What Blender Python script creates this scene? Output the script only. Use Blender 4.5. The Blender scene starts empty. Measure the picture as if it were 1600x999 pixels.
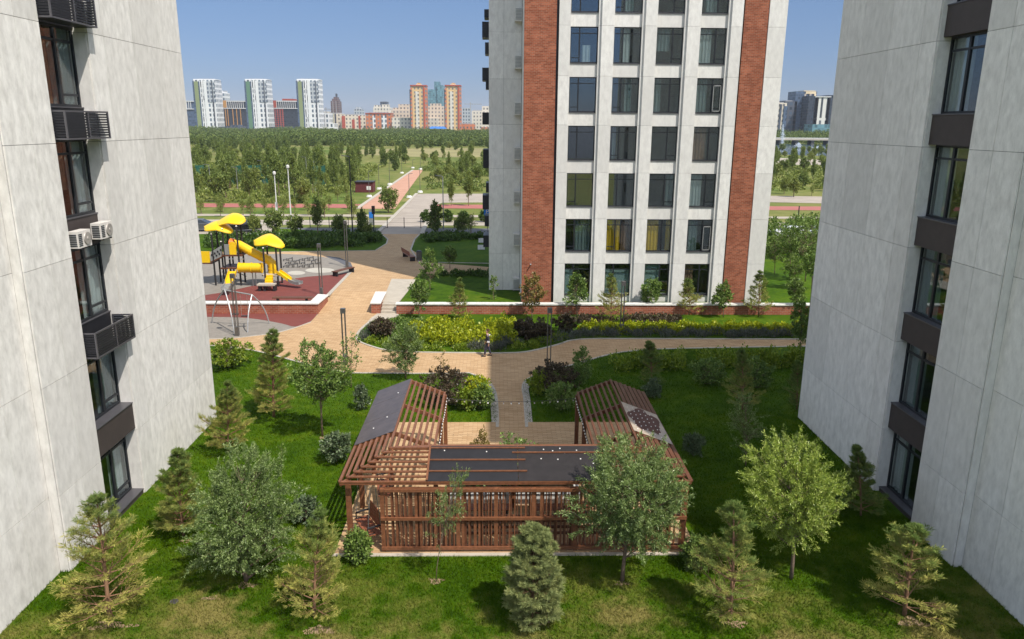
import bpy, bmesh, math, random
import numpy as np
from mathutils import Vector, Matrix
R = math.radians
random.seed(7)
SC = bpy.context.scene
COL = SC.collection

# ------------------------------------------------------------------ camera
CAM_H, YAW, PIT, ROLL, FPX = 13.5, R(1.27), R(14.6), .0075, 1175.0
fwd = Vector((math.sin(YAW)*math.cos(PIT), math.cos(YAW)*math.cos(PIT), -math.sin(PIT)))
rt0 = Vector((math.cos(YAW), -math.sin(YAW), 0)); up0 = rt0.cross(fwd)
rt = rt0*math.cos(ROLL)+up0*math.sin(ROLL); upv = up0*math.cos(ROLL)-rt0*math.sin(ROLL)
cam_d = bpy.data.cameras.new('camera'); cam = bpy.data.objects.new('camera', cam_d); COL.objects.link(cam)
cam.matrix_world = Matrix(((rt.x, upv.x, -fwd.x, 0), (rt.y, upv.y, -fwd.y, 0), (rt.z, upv.z, -fwd.z, CAM_H), (0, 0, 0, 1)))
cam_d.sensor_width = 36; cam_d.lens = 36*FPX/1600; cam_d.clip_start = .3; cam_d.clip_end = 12000
SC.camera = cam

# ------------------------------------------------------------------ light
SUN_EL = R(56); SUN_H = Vector((.692, -.722, 0)).normalized()
world = bpy.data.worlds.new('World'); SC.world = world; world.use_nodes = True
wt = world.node_tree; bg = wt.nodes['Background']
sky = wt.nodes.new('ShaderNodeTexSky'); sky.sky_type = 'NISHITA'; sky.sun_disc = False
sky.sun_elevation = SUN_EL; sky.sun_rotation = math.atan2(SUN_H.x, SUN_H.y)
sky.altitude = 350; sky.air_density = 1.0; sky.dust_density = .35; sky.ozone_density = 2.5
def wn(typ, **kw):
    x = wt.nodes.new('ShaderNode'+typ)
    for k, v in kw.items(): setattr(x, k, v)
    return x
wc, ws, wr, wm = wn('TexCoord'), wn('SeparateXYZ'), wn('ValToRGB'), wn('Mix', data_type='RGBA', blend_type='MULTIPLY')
wt.links.new(wc.outputs['Generated'], ws.inputs[0]); wt.links.new(ws.outputs[2], wr.inputs[0])      # low sky dimmed; sky above the frame boosted to fill shaded walls
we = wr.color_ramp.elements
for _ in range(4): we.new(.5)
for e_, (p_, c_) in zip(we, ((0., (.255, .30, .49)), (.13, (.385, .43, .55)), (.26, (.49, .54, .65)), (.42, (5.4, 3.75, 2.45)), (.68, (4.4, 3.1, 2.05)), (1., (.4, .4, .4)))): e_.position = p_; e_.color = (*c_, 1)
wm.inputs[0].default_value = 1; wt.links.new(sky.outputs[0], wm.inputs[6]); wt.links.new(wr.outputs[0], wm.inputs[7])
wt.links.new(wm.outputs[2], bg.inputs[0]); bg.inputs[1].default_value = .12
sun_d = bpy.data.lights.new('sun', 'SUN'); sun_d.energy = 3.8; sun_d.angle = R(.53); sun_d.color = (1, .955, .88)
sun = bpy.data.objects.new('sun', sun_d); COL.objects.link(sun)
to_sun = Vector((SUN_H.x*math.cos(SUN_EL), SUN_H.y*math.cos(SUN_EL), math.sin(SUN_EL)))
sun.rotation_euler = to_sun.to_track_quat('Z', 'Y').to_euler(); sun.location = (0, 0, 80)
vs = SC.view_settings; vs.view_transform = 'Standard'; vs.look = 'None'; vs.gamma = 1; vs.exposure = .5
vs.use_curve_mapping = False
SC.cycles.max_bounces = 6; SC.cycles.transparent_max_bounces = 12

# ------------------------------------------------------------------ photo pixel -> place helpers
C0 = Vector((0, 0, CAM_H))
def ray(px, py): return fwd+rt*((px-800)/FPX)-upv*((py-499.5)/FPX)
def G(px, py, z=0.):                       # point on the level z
    d = ray(px, py); return C0+d*((z-CAM_H)/d.z)
def W(px, py, Y):                          # point on the upright plane at distance Y
    d = ray(px, py); return C0+d*(Y/d.y)
ZU = .55                                   # upper terrace level
def zg(y): return min(max((y-53.3)/5.2, 0), 1)*ZU
def GR(px, py):                            # point on the paving (ramp included)
    z = 0.
    for _ in range(12): p = G(px, py, z); z = zg(p.y)
    return p
def GU(px, py): return G(px, py, ZU)

# ------------------------------------------------------------------ mesh helpers
ORI = {}
def tag(o, label=None, cat=None, group=None, kind=None):
    if label: o['label'] = label
    if cat: o['category'] = cat
    if group: o['group'] = group
    if kind: o['kind'] = kind
    return o
def thing(name, label, cat, loc, group=None):
    o = bpy.data.objects.new(name, None); COL.objects.link(o)
    o.location = loc; o.empty_display_size = .2; ORI[o.name] = Vector(loc)
    return tag(o, label, cat, group)
def link(name, me, mat, parent, base):
    o = bpy.data.objects.new(name, me); COL.objects.link(o)
    if mat: me.materials.append(mat)
    if parent is not None: o.parent = parent; ORI[o.name] = ORI[parent.name]
    else: o.location = base; ORI[o.name] = Vector(base)
    return o
class MB:
    def __init__(s): s.v = []; s.f = []
    def add(s, vs, fs):
        n = len(s.v); s.v += [tuple(p) for p in vs]; s.f += [tuple(i+n for i in f) for f in fs]; return s
    def box(s, x0, x1, y0, y1, z0, z1):
        if x0 > x1: x0, x1 = x1, x0
        if y0 > y1: y0, y1 = y1, y0
        return s.add([(x0,y0,z0),(x1,y0,z0),(x1,y1,z0),(x0,y1,z0),(x0,y0,z1),(x1,y0,z1),(x1,y1,z1),(x0,y1,z1)],
                     [(3,2,1,0),(4,5,6,7),(0,1,5,4),(1,2,6,5),(2,3,7,6),(3,0,4,7)])
    def obox(s, c, size, rz=0, M=None):
        m = M if M is not None else Matrix.Rotation(rz, 3, 'Z')
        hx, hy, hz = size[0]/2, size[1]/2, size[2]/2; c = Vector(c)
        vs = [c+m@Vector((a*hx, b*hy, d*hz)) for d in (-1, 1) for a, b in ((-1,-1),(1,-1),(1,1),(-1,1))]
        return s.add(vs, [(3,2,1,0),(4,5,6,7),(0,1,5,4),(1,2,6,5),(2,3,7,6),(3,0,4,7)])
    def bar(s, p, q, w, h, up=(0, 0, 1)):
        p, q = Vector(p), Vector(q); d = (q-p); L = d.length; d.normalize(); up = Vector(up)
        if abs(d.dot(up)) > .98: up = Vector((0, 1, 0))
        a = d.cross(up).normalized(); b = a.cross(d)
        M = Matrix((d, a, b)).transposed()
        return s.obox((p+q)/2, (L, w, h), M=M)
    def tube(s, pts, r, n=8, cap=True):
        pts = [Vector(p) for p in pts]; rs = r if isinstance(r, (list, tuple)) else [r]*len(pts)
        vs = []; ref = None
        for i, p in enumerate(pts):
            d = (pts[min(i+1, len(pts)-1)]-pts[max(i-1, 0)]).normalized()
            if ref is None: ref = Vector((0, 0, 1)) if abs(d.z) < .9 else Vector((1, 0, 0))
            a = d.cross(ref).normalized(); b = a.cross(d).normalized(); ref = b
            for k in range(n):
                t = 2*math.pi*k/n; vs.append(p+(a*math.cos(t)+b*math.sin(t))*rs[i])
        fs = []
        for i in range(len(pts)-1):
            for k in range(n):
                k2 = (k+1) % n; fs.append((i*n+k, i*n+k2, (i+1)*n+k2, (i+1)*n+k))
        if cap: fs += [tuple(range(n))[::-1], tuple(range((len(pts)-1)*n, len(pts)*n))]
        return s.add(vs, fs)
    def poly(s, pts): return s.add(pts, [tuple(range(len(pts)))])
    def prism(s, pts, z0, z1):
        a = sum(pts[i][0]*pts[(i+1) % len(pts)][1]-pts[(i+1) % len(pts)][0]*pts[i][1] for i in range(len(pts)))
        if a < 0: pts = pts[::-1]
        n = len(pts); vs = [(p[0], p[1], z0) for p in pts]+[(p[0], p[1], z1) for p in pts]
        return s.add(vs, [tuple(range(n))[::-1], tuple(range(n, 2*n))]+[(i, (i+1) % n, (i+1) % n+n, i+n) for i in range(n)])
    def grid(s, fn, nu, nv):
        vs = [fn(i/nu, j/nv) for j in range(nv+1) for i in range(nu+1)]
        return s.add(vs, [(j*(nu+1)+i, j*(nu+1)+i+1, (j+1)*(nu+1)+i+1, (j+1)*(nu+1)+i) for j in range(nv) for i in range(nu)])
    def build(s, name, mat, parent=None, base=None, smooth=False):
        if base is None and parent is None:
            xs, ys, zs = zip(*s.v); base = ((min(xs)+max(xs))/2, (min(ys)+max(ys))/2, min(zs))
        b = ORI[parent.name] if parent is not None else Vector(base)
        me = bpy.data.meshes.new(name)
        me.from_pydata([(x-b.x, y-b.y, z-b.z) for x, y, z in s.v], [], s.f)
        if smooth: me.polygons.foreach_set('use_smooth', [True]*len(me.polygons))
        me.update()
        return link(name, me, mat, parent, base)
def np_mesh(name, V, F, tint=None):
    me = bpy.data.meshes.new(name); V = np.asarray(V, np.float32); F = np.asarray(F, np.int32); k = F.shape[1]
    me.vertices.add(len(V)); me.vertices.foreach_set('co', V.ravel())
    me.loops.add(F.size); me.loops.foreach_set('vertex_index', F.ravel())
    me.polygons.add(len(F)); me.polygons.foreach_set('loop_start', np.arange(0, F.size, k, dtype=np.int32))
    if tint is not None:
        at = me.attributes.new('tint', 'FLOAT', 'POINT'); at.data.foreach_set('value', np.asarray(tint, np.float32))
    me.update(calc_edges=True); me.validate()
    return me
def np_build(name, V, F, mat, parent=None, base=(0, 0, 0), tint=None):
    b = ORI[parent.name] if parent is not None else Vector(base)
    return link(name, np_mesh(name, np.asarray(V)-np.array(b), F, tint), mat, parent, base)
def copy_tree(o, loc=None, rz=None, s=None, label=None, parent=None, group=None):
    c = o.copy(); COL.objects.link(c)
    if parent is not None: c.parent = parent
    if loc is not None: c.location = loc
    if rz is not None: c.rotation_euler = (0, 0, rz)
    if s is not None: c.scale = s if isinstance(s, (tuple, list)) else (s, s, s)
    if label: c['label'] = label
    if group: c['group'] = group
    for ch in list(o.children): copy_tree(ch, parent=c)
    return c

# ------------------------------------------------------------------ materials
class NT:
    def __init__(s, name):
        s.m = bpy.data.materials.new(name); s.m.use_nodes = True; s.t = s.m.node_tree
        s.t.nodes.clear(); s.out = s.t.nodes.new('ShaderNodeOutputMaterial')
    def n(s, typ, **kw):
        x = s.t.nodes.new('ShaderNode'+typ)
        for k, v in kw.items(): setattr(x, k, v)
        return x
    def L(s, a, b): s.t.links.new(a, b)
    def math(s, op, a, b=0., c=None):
        x = s.n('Math', operation=op)
        for i, v in enumerate((a, b, c)):
            if v is None: continue
            if isinstance(v, (int, float)): x.inputs[i].default_value = v
            else: s.L(v, x.inputs[i])
        return x.outputs[0]
    def mix(s, f, a, b):
        x = s.n('Mix', data_type='RGBA')
        for i, v in ((0, f), (6, a), (7, b)):
            if isinstance(v, (int, float)): x.inputs[i].default_value = v
            elif isinstance(v, (tuple, list)): x.inputs[i].default_value = (v[0], v[1], v[2], 1)
            else: s.L(v, x.inputs[i])
        return x.outputs[2]
    def pos(s, scale=(1, 1, 1), obj=False):
        o = s.n('TexCoord').outputs['Object'] if obj else s.n('NewGeometry').outputs['Position']
        mp = s.n('Mapping'); mp.inputs['Scale'].default_value = scale; s.L(o, mp.inputs[0]); return mp.outputs[0]
    def noise(s, scale, vec=None, detail=4, rough=.6):
        x = s.n('TexNoise'); x.inputs['Scale'].default_value = scale; x.inputs['Detail'].default_value = detail
        x.inputs['Roughness'].default_value = rough
        s.L(vec if vec is not None else s.pos(), x.inputs['Vector']); return x.outputs[0]
    def ramp(s, f, *stops):
        x = s.n('ValToRGB'); e = x.color_ramp.elements
        while len(e) < len(stops): e.new(.5)
        for i, (p, c) in enumerate(stops): e[i].position = p; e[i].color = (c[0], c[1], c[2], 1) if isinstance(c, (tuple, list)) else (c, c, c, 1)
        s.L(f, x.inputs[0]); return x.outputs[0]
    def bsdf(s, col, rough=.8, metal=0., spec=.3, bump=None, bd=.02, bstr=.5):
        x = s.n('BsdfPrincipled')
        if isinstance(col, (tuple, list)): x.inputs['Base Color'].default_value = (col[0], col[1], col[2], 1)
        else: s.L(col, x.inputs['Base Color'])
        if isinstance(rough, (int, float)): x.inputs['Roughness'].default_value = rough
        else: s.L(rough, x.inputs['Roughness'])
        x.inputs['Metallic'].default_value = metal; x.inputs['Specular IOR Level'].default_value = spec
        if bump is not None:
            b = s.n('Bump'); b.inputs['Strength'].default_value = bstr; b.inputs['Distance'].default_value = bd
            s.L(bump, b.inputs['Height']); s.L(b.outputs[0], x.inputs['Normal'])
        return x.outputs[0]
    def done(s, sh): s.L(sh, s.out.inputs[0]); return s.m
def plain(name, c, rough=.6, metal=0., spec=.4, var=.18, sc=6.):
    t = NT(name); f = t.noise(sc)
    col = t.ramp(f, (.3, tuple(x*(1-var) for x in c)), (.7, tuple(min(1, x*(1+var)) for x in c)))
    return t.done(t.bsdf(col, rough, metal, spec))
def concrete(name, lo, hi, k=1.):
    t = NT(name); v = t.pos((4.2*k, 4.2*k, 2.0*k)); f = t.noise(1., v, 6, .62)
    g = t.noise(9., t.pos((1, 1, .35)), 4, .7); w = t.noise(.16, None, 2)
    a = t.ramp(f, (.3, lo), (.5, tuple((x+y)/2 for x, y in zip(lo, hi))), (.72, hi))
    b = t.mix(t.ramp(g, (.52, 0), (.7, .3)), a, tuple(x*.78 for x in lo))
    c = t.mix(t.ramp(w, (.4, 0), (.7, .25)), b, tuple(x*.88 for x in hi))
    pn = t.n('NewGeometry').outputs['Random Per Island']                 # each panel cast a little lighter or darker
    c = t.mix(t.math('MULTIPLY', pn, .5), c, tuple(x*.84 for x in lo))
    return t.done(t.bsdf(c, .85, 0, .2, g, .004, .4))
def brick(name, c1, c2, mortar, bw=.25, bh=.075, k=1., ms=.1):
    t = NT(name); s = t.n('SeparateXYZ'); t.L(t.pos(), s.inputs[0]); cb = t.n('CombineXYZ')
    t.L(t.math('ADD', s.outputs[0], s.outputs[1]), cb.inputs[0]); t.L(s.outputs[2], cb.inputs[1])
    b = t.n('TexBrick'); t.L(cb.outputs[0], b.inputs[0]); b.inputs['Scale'].default_value = 1
    b.inputs['Brick Width'].default_value = bw*k; b.inputs['Row Height'].default_value = bh*k
    b.inputs['Mortar Size'].default_value = .011*k; b.inputs['Mortar Smooth'].default_value = .2
    b.inputs['Color1'].default_value = (*c1, 1); b.inputs['Color2'].default_value = (*c2, 1); b.inputs['Mortar'].default_value = (*mortar, 1)
    b.inputs['Bias'].default_value = 0
    n = t.noise(1.3, None, 5); col = t.mix(t.ramp(n, (.35, 0), (.7, .45)), b.outputs[0], tuple(x*.55 for x in c1))
    return t.done(t.bsdf(col, .85, 0, .2, b.outputs[1], -.006, .6))
def paving(name, c1, c2, joint, bw, bh, ms=.008, wash=.2):
    t = NT(name); b = t.n('TexBrick'); t.L(t.pos(), b.inputs[0]); b.inputs['Scale'].default_value = 1
    b.inputs['Brick Width'].default_value = bw; b.inputs['Row Height'].default_value = bh
    b.inputs['Mortar Size'].default_value = ms; b.inputs['Color1'].default_value = (*c1, 1); b.inputs['Color2'].default_value = (*c2, 1)
    b.inputs['Mortar'].default_value = (*joint, 1); b.inputs['Bias'].default_value = 0
    n = t.noise(.35, None, 5); n2 = t.noise(2.2, t.pos((.35, 2.2, 1)), 4)
    col = t.mix(t.ramp(n, (.4, 0), (.72, wash)), b.outputs[0], tuple(min(1, x*1.25) for x in c2))
    col = t.mix(t.ramp(n2, (.45, 0), (.75, .35)), col, tuple(x*.72 for x in c1))
    return t.done(t.bsdf(col, .85, 0, .25, b.outputs[1], -.004, .5))
def leaf(name, c1, c2, c3=None, trans=.3, gloss=.025):
    t = NT(name); g = t.n('NewGeometry'); rnd = g.outputs['Random Per Island']
    col = t.ramp(rnd, (0., c1), (.6, c2), (1., c3 or tuple(min(1, x*1.5) for x in c2)))
    d = t.n('BsdfDiffuse'); t.L(col, d.inputs[0]); tr = t.n('BsdfTranslucent')
    t.L(t.mix(.5, col, tuple(min(1, x*1.5) for x in c2)), tr.inputs[0])
    m = t.n('MixShader'); m.inputs[0].default_value = trans*.6; t.L(d.outputs[0], m.inputs[1]); t.L(tr.outputs[0], m.inputs[2])
    gl = t.n('BsdfGlossy'); gl.inputs['Roughness'].default_value = .45; gl.inputs[0].default_value = (1, 1, 1, 1)
    m2 = t.n('MixShader'); m2.inputs[0].default_value = gloss; t.L(m.outputs[0], m2.inputs[1]); t.L(gl.outputs[0], m2.inputs[2])
    return t.done(m2.outputs[0])
def needles(name, g1, g2, y1, y2):
    t = NT(name); rnd = t.n('NewGeometry').outputs['Random Per Island']
    a = t.n('Attribute', attribute_name='tint')
    col = t.mix(a.outputs['Fac'], t.mix(rnd, g1, g2), t.mix(rnd, y1, y2))
    d = t.n('BsdfDiffuse'); t.L(col, d.inputs[0]); tr = t.n('BsdfTranslucent'); t.L(col, tr.inputs[0])
    m = t.n('MixShader'); m.inputs[0].default_value = .25; t.L(d.outputs[0], m.inputs[1]); t.L(tr.outputs[0], m.inputs[2])
    return t.done(m.outputs[0])
def glass(name, tint, f0=.09):
    t = NT(name); g = t.n('NewGeometry'); dt = t.n('VectorMath', operation='DOT_PRODUCT'); t.L(g.outputs['Incoming'], dt.inputs[0]); t.L(g.outputs['Normal'], dt.inputs[1])
    c = t.math('SUBTRACT', 1., t.math('ABSOLUTE', dt.outputs['Value'])); f = t.math('ADD', t.math('MULTIPLY', t.math('POWER', c, 5.), 1-f0), f0)
    tp = t.n('BsdfTransparent'); tp.inputs[0].default_value = (*tint, 1)
    gl = t.n('BsdfGlossy'); gl.inputs['Roughness'].default_value = .01; gl.inputs[0].default_value = (.93, .97, 1, 1)
    m = t.n('MixShader'); t.L(f, m.inputs[0]); t.L(tp.outputs[0], m.inputs[1]); t.L(gl.outputs[0], m.inputs[2])
    return t.done(m.outputs[0])
def facade(name, wall, glassc, wx, wz, fx=.55, fz=.55, alt=None, band=None):
    """storeys of windows on a far building: a grid in the object's own metres"""
    t = NT(name); s = t.n('SeparateXYZ'); t.L(t.n('TexCoord').outputs['Object'], s.inputs[0])
    g = t.n('NewGeometry'); sn = t.n('SeparateXYZ'); t.L(g.outputs['Normal'], sn.inputs[0])
    side = t.math('GREATER_THAN', t.math('ABSOLUTE', sn.outputs[0]), .7)
    u = t.math('ADD', t.math('MULTIPLY', s.outputs[1], side), t.math('MULTIPLY', s.outputs[0], t.math('SUBTRACT', 1, side)))
    fu = t.math('FRACT', t.math('ADD', t.math('DIVIDE', u, wx), 100.25)); fv = t.math('FRACT', t.math('ADD', t.math('DIVIDE', s.outputs[2], wz), 100.25))
    m = t.math('MULTIPLY', t.math('LESS_THAN', fu, fx), t.math('LESS_THAN', fv, fz))
    m = t.math('MULTIPLY', m, t.math('LESS_THAN', t.math('ABSOLUTE', sn.outputs[2]), .5))
    iu = t.math('FLOOR', t.math('ADD', t.math('DIVIDE', u, wx), 100.25)); iv = t.math('FLOOR', t.math('ADD', t.math('DIVIDE', s.outputs[2], wz), 100.25))
    cb = t.n('CombineXYZ'); t.L(iu, cb.inputs[0]); t.L(iv, cb.inputs[1]); wn = t.n('TexWhiteNoise'); t.L(cb.outputs[0], wn.inputs[0])
    gcol = t.mix(wn.outputs[0], tuple(x*.5 for x in glassc), tuple(min(1, x*1.6) for x in glassc))
    wcol = wall
    if alt is not None:
        k = t.math('LESS_THAN', t.math('FRACT', t.math('DIVIDE', u, wx*alt[1])), alt[2]); wcol = t.mix(k, wall, alt[0])
    if band is not None:
        k = t.math('LESS_THAN', t.math('FRACT', t.math('DIVIDE', s.outputs[2], wz*band[1])), band[2]); wcol = t.mix(k, wcol, band[0])
    col = t.mix(m, wcol, gcol)
    return t.done(t.bsdf(col, t.math('SUBTRACT', .85, t.math('MULTIPLY', m, .6)), 0, .3))

M = {}
M['conc'] = concrete('concrete_panel', (.55, .525, .485), (.82, .79, .74))
M['conc_r'] = concrete('concrete_panel_lifted', (.60, .575, .535), (.86, .83, .78))  # same concrete, lightened to make up for shade on the right block
M['conc_t'] = concrete('tower_concrete', (.60, .58, .545), (.79, .77, .72))
M['joint'] = plain('dark_joint', (.10, .10, .095), .9)  # dark backing seen in the joints between panels
M['brick'] = brick('red_brick', (.22, .058, .028), (.40, .125, .065), (.30, .20, .14), .30, .105)
M['brick_w'] = brick('garden_wall_brick', (.28, .075, .04), (.40, .125, .07), (.36, .29, .23), .34, .13)
M['cap'] = plain('white_cap_stone', (.62, .60, .56), .7)
M['stone'] = plain('pale_concrete', (.42, .37, .30), .85, var=.1, sc=2)
M['kerb'] = plain('kerb_stone', (.40, .36, .30), .85)
M['pave'] = paving('tan_paving', (.40, .25, .125), (.54, .365, .205), (.20, .12, .065), .42, .11)
M['prom'] = paving('red_promenade', (.42, .225, .15), (.48, .27, .185), (.34, .18, .13), 1.2, .6)
M['maroon'] = plain('maroon_panel', (.10, .022, .022), .8)
M['red'] = plain('red_rubber', (.165, .042, .033), .95, var=.12, sc=1.5)
M['rub'] = plain('grey_rubber', (.225, .20, .17), .95, var=.12, sc=2)
M['rubl'] = plain('pale_rubber', (.42, .39, .33), .95, var=.06, sc=2)
M['rubd'] = plain('dark_rubber', (.10, .10, .11), .95, var=.06, sc=2)
M['track'] = plain('red_track', (.34, .115, .095), .9, var=.1, sc=.6)
M['road'] = plain('concrete_road', (.33, .28, .23), .9, var=.12, sc=.4)
M['asph'] = plain('asphalt', (.11, .11, .115), .9, var=.15, sc=1)
M['walkway'] = plain('pale_walkway', (.36, .31, .25), .9, var=.1, sc=.6)
M['dark'] = plain('dark_metal', (.035, .033, .035), .5, .3, .4)
M['frame'] = plain('window_frame_metal', (.02, .022, .026), .45, .2, .4)
M['spand'] = plain('spandrel_panel', (.055, .043, .040), .6, 0, .3, .1, 3)
M['ledge'] = plain('ledge_metal', (.12, .115, .125), .4, .5, .4, .08, 4)
M['louv'] = plain('louvre_metal', (.028, .028, .033), .45, .4)
M['ltmetal'] = plain('light_metal', (.33, .33, .32), .4, .4, .5, .06)
M['steel'] = plain('steel', (.42, .42, .42), .35, .8, .5, .08)
M['grey'] = plain('grey_metal', (.16, .15, .14), .45, .6)
M['white'] = plain('white_plastic', (.62, .58, .53), .5, 0, .4, .06)
M['fan'] = plain('fan_grey', (.34, .31, .28), .5, .2)
M['yellow'] = plain('yellow_plastic', (.80, .50, .010), .35, 0, .5, .04)
M['orange'] = plain('orange_plastic', (.75, .17, .01), .4, 0, .5, .04)
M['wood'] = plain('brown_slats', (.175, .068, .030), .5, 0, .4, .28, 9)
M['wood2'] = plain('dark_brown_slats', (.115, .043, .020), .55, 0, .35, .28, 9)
M['seatw'] = plain('red_brown_planks', (.22, .07, .032), .5, 0, .4, .25, 7)
M['bulb'] = plain('bulb_glass', (.85, .83, .78), .2, 0, .6, .02)
M['bark'] = plain('bark', (.16, .11, .075), .9, var=.3, sc=12)
M['pbark'] = plain('pine_bark', (.22, .12, .065), .9, var=.3, sc=12)
M['soil'] = plain('bare_soil', (.26, .18, .105), .95, var=.25, sc=5)
M['glass'] = glass('window_glass', (.84, .89, .89), .13)
M['glass_s'] = glass('side_window_glass', (.84, .88, .88), .07)
M['room'] = plain('dim_room', (.05, .047, .045), .9)
M['cw'] = plain('white_curtain', (.36, .38, .37), .9, var=.06)
M['cg'] = plain('grey_green_curtain', (.15, .185, .185), .9, var=.08)
M['cb'] = plain('brown_curtain', (.22, .12, .075), .9, var=.15)
M['cy'] = plain('yellow_curtain', (.62, .38, .02), .8, var=.08)
M['blind'] = plain('pale_blind', (.26, .34, .33), .8, var=.05)
# ------------------------------------------------------------------ ground
def lawn_mat(name, blades=False):
    t = NT(name); P = t.n('NewGeometry').outputs['Position']; s = t.n('SeparateXYZ'); t.L(P, s.inputs[0])
    n1 = t.noise(.28, None, 6, .65); n2 = t.noise(1.7, None, 5, .65); n3 = t.noise(14, None, 3)
    g = t.ramp(t.math('ADD', t.math('MULTIPLY', n1, .5), t.math('MULTIPLY', n2, .5)), (.36, (.022, .060, .001)), (.52, (.052, .105, .002)), (.68, (.105, .145, .006)))
    near = t.ramp(t.math('DIVIDE', s.outputs[1], 60), (.29, 1), (.37, 0))
    dry = t.math('MULTIPLY', near, t.ramp(t.math('ADD', t.math('MULTIPLY', n1, .65), t.math('MULTIPLY', n2, .4)), (.49, 0), (.64, .85)))
    for cx, cy, rad in ((-8.3, 18.6, 1.5), (-7.4, 17.2, 1.7), (-11.0, 17.0, 1.5), (-4.4, 17.3, 1.1), (3.6, 18.4, 1.2), (12.2, 17.6, 1.2), (8.2, 17.0, 1.3), (.9, 17.0, 1.2)):   # worn spots
        v = t.n('VectorMath', operation='DISTANCE'); t.L(P, v.inputs[0]); v.inputs[1].default_value = (cx, cy, 0)
        q = t.math('SUBTRACT', 1., t.math('DIVIDE', v.outputs['Value'], rad)); q = t.math('ADD', q, t.math('MULTIPLY', t.math('SUBTRACT', n2, .5), 2.6))
        dry = t.math('MAXIMUM', dry, t.math('MULTIPLY', t.math('MINIMUM', t.math('MAXIMUM', t.math('MULTIPLY', q, 1.5), 0.), 1.), .85))
    c = t.mix(dry, g, t.mix(n3, (.16, .14, .035), (.29, .22, .085)))
    if not blades: c = t.mix(t.ramp(n3, (.4, 0), (.8, .5)), c, (.03, .05, .008))
    else:
        rnd = t.n('NewGeometry').outputs['Random Per Island']; c = t.mix(t.math('MULTIPLY', rnd, .3), c, (.10, .16, .006))
        d = t.n('BsdfDiffuse'); t.L(c, d.inputs[0]); tr = t.n('BsdfTranslucent'); t.L(c, tr.inputs[0])
        m = t.n('MixShader'); m.inputs[0].default_value = .12; t.L(d.outputs[0], m.inputs[1]); t.L(tr.outputs[0], m.inputs[2])
        return t.done(m.outputs[0])
    return t.done(t.bsdf(c, .95, 0, .1, n3, .03, .6))
M['lawn'] = lawn_mat('lawn_grass'); M['blade'] = lawn_mat('lawn_blades', True)
def meadow_mat(name):
    t = NT(name); n1 = t.noise(.035, t.pos((1, .5, 1)), 6, .6); n2 = t.noise(.35, None, 6, .7); n3 = t.noise(.009, None, 3)
    a = t.ramp(n2, (.35, (.075, .115, .02)), (.5, (.15, .165, .04)), (.66, (.25, .21, .085)))
    b = t.ramp(n2, (.35, (.055, .105, .014)), (.6, (.10, .145, .026)), (.75, (.17, .17, .055)))
    c = t.mix(t.ramp(n1, (.42, 0), (.58, 1)), a, b)
    c = t.mix(t.ramp(n3, (.42, 0), (.6, .55)), c, (.19, .17, .06))
    return t.done(t.bsdf(c, .95, 0, .1, n2, .08, .5))
M['meadow'] = meadow_mat('dry_meadow')

XL, XR, YE = -13.13, 14.47, 33.4
g = MB()
prof = [(-200, 0), (59, 0), (59.01, ZU), (120, ZU), (300, ZU), (800, ZU), (2000, ZU), (5000, ZU)]
xs = [-3500, -1000, -200, -60, 0, 60, 200, 1000, 3500]
vs_ = [(x, y, z-.02) for y, z in prof for x in xs]; nx = len(xs)
g.add(vs_, [(j*nx+i, j*nx+i+1, (j+1)*nx+i+1, (j+1)*nx+i) for j in range(len(prof)-1) for i in range(nx-1)])
tag(g.build('ground', M['meadow'], base=(0, 0, 0)), kind='structure')
hz = MB(); hz.box(-3600, 3600, -260, 5100, -1.1, 125)
hm = bpy.data.materials.new('summer_haze'); hm.use_nodes = True; hm.node_tree.nodes.clear()
ho = hm.node_tree.nodes.new('ShaderNodeOutputMaterial'); hp = hm.node_tree.nodes.new('ShaderNodeVolumePrincipled')
hp.inputs['Color'].default_value = (.80, .86, .96, 1); hp.inputs['Density'].default_value = .00009; hp.inputs['Anisotropy'].default_value = .0
hm.node_tree.links.new(hp.outputs[0], ho.inputs['Volume'])
tag(hz.build('haze', hm, base=(0, 2000, -1.1)), kind='stuff')

def clip(poly, y, keep_above):
    out = []
    for i, a in enumerate(poly):
        b = poly[(i+1) % len(poly)]; ia = (a[1] >= y) == keep_above; ib = (b[1] >= y) == keep_above
        if ia: out.append(a)
        if ia != ib:
            k = (y-a[1])/(b[1]-a[1]); out.append((a[0]+(b[0]-a[0])*k, y))
    return out
def tri_fill(mb, pts, zf):
    """fill a simple outline with triangles (ear cutting)"""
    P = [(p[0], p[1]) for p in pts]
    a = sum(P[i][0]*P[(i+1) % len(P)][1]-P[(i+1) % len(P)][0]*P[i][1] for i in range(len(P)))
    if a < 0: P = P[::-1]
    idx = list(range(len(P))); fs = []
    def cr(o, b, c): return (b[0]-o[0])*(c[1]-o[1])-(b[1]-o[1])*(c[0]-o[0])
    guard = 0
    while len(idx) > 3 and guard < 4000:
        for k in range(len(idx)):
            i, j, l = idx[k-1], idx[k], idx[(k+1) % len(idx)]
            guard += 1
            if cr(P[i], P[j], P[l]) <= 1e-9: continue
            if any(cr(P[i], P[j], P[q]) >= 0 and cr(P[j], P[l], P[q]) >= 0 and cr(P[l], P[i], P[q]) >= 0 for q in idx if q not in (i, j, l)): continue
            fs.append((i, j, l)); idx.pop(k); break
        else: break
    if len(idx) == 3: fs.append(tuple(idx))
    mb.add([(x, y, zf(y)) for x, y in P], fs)
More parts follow.
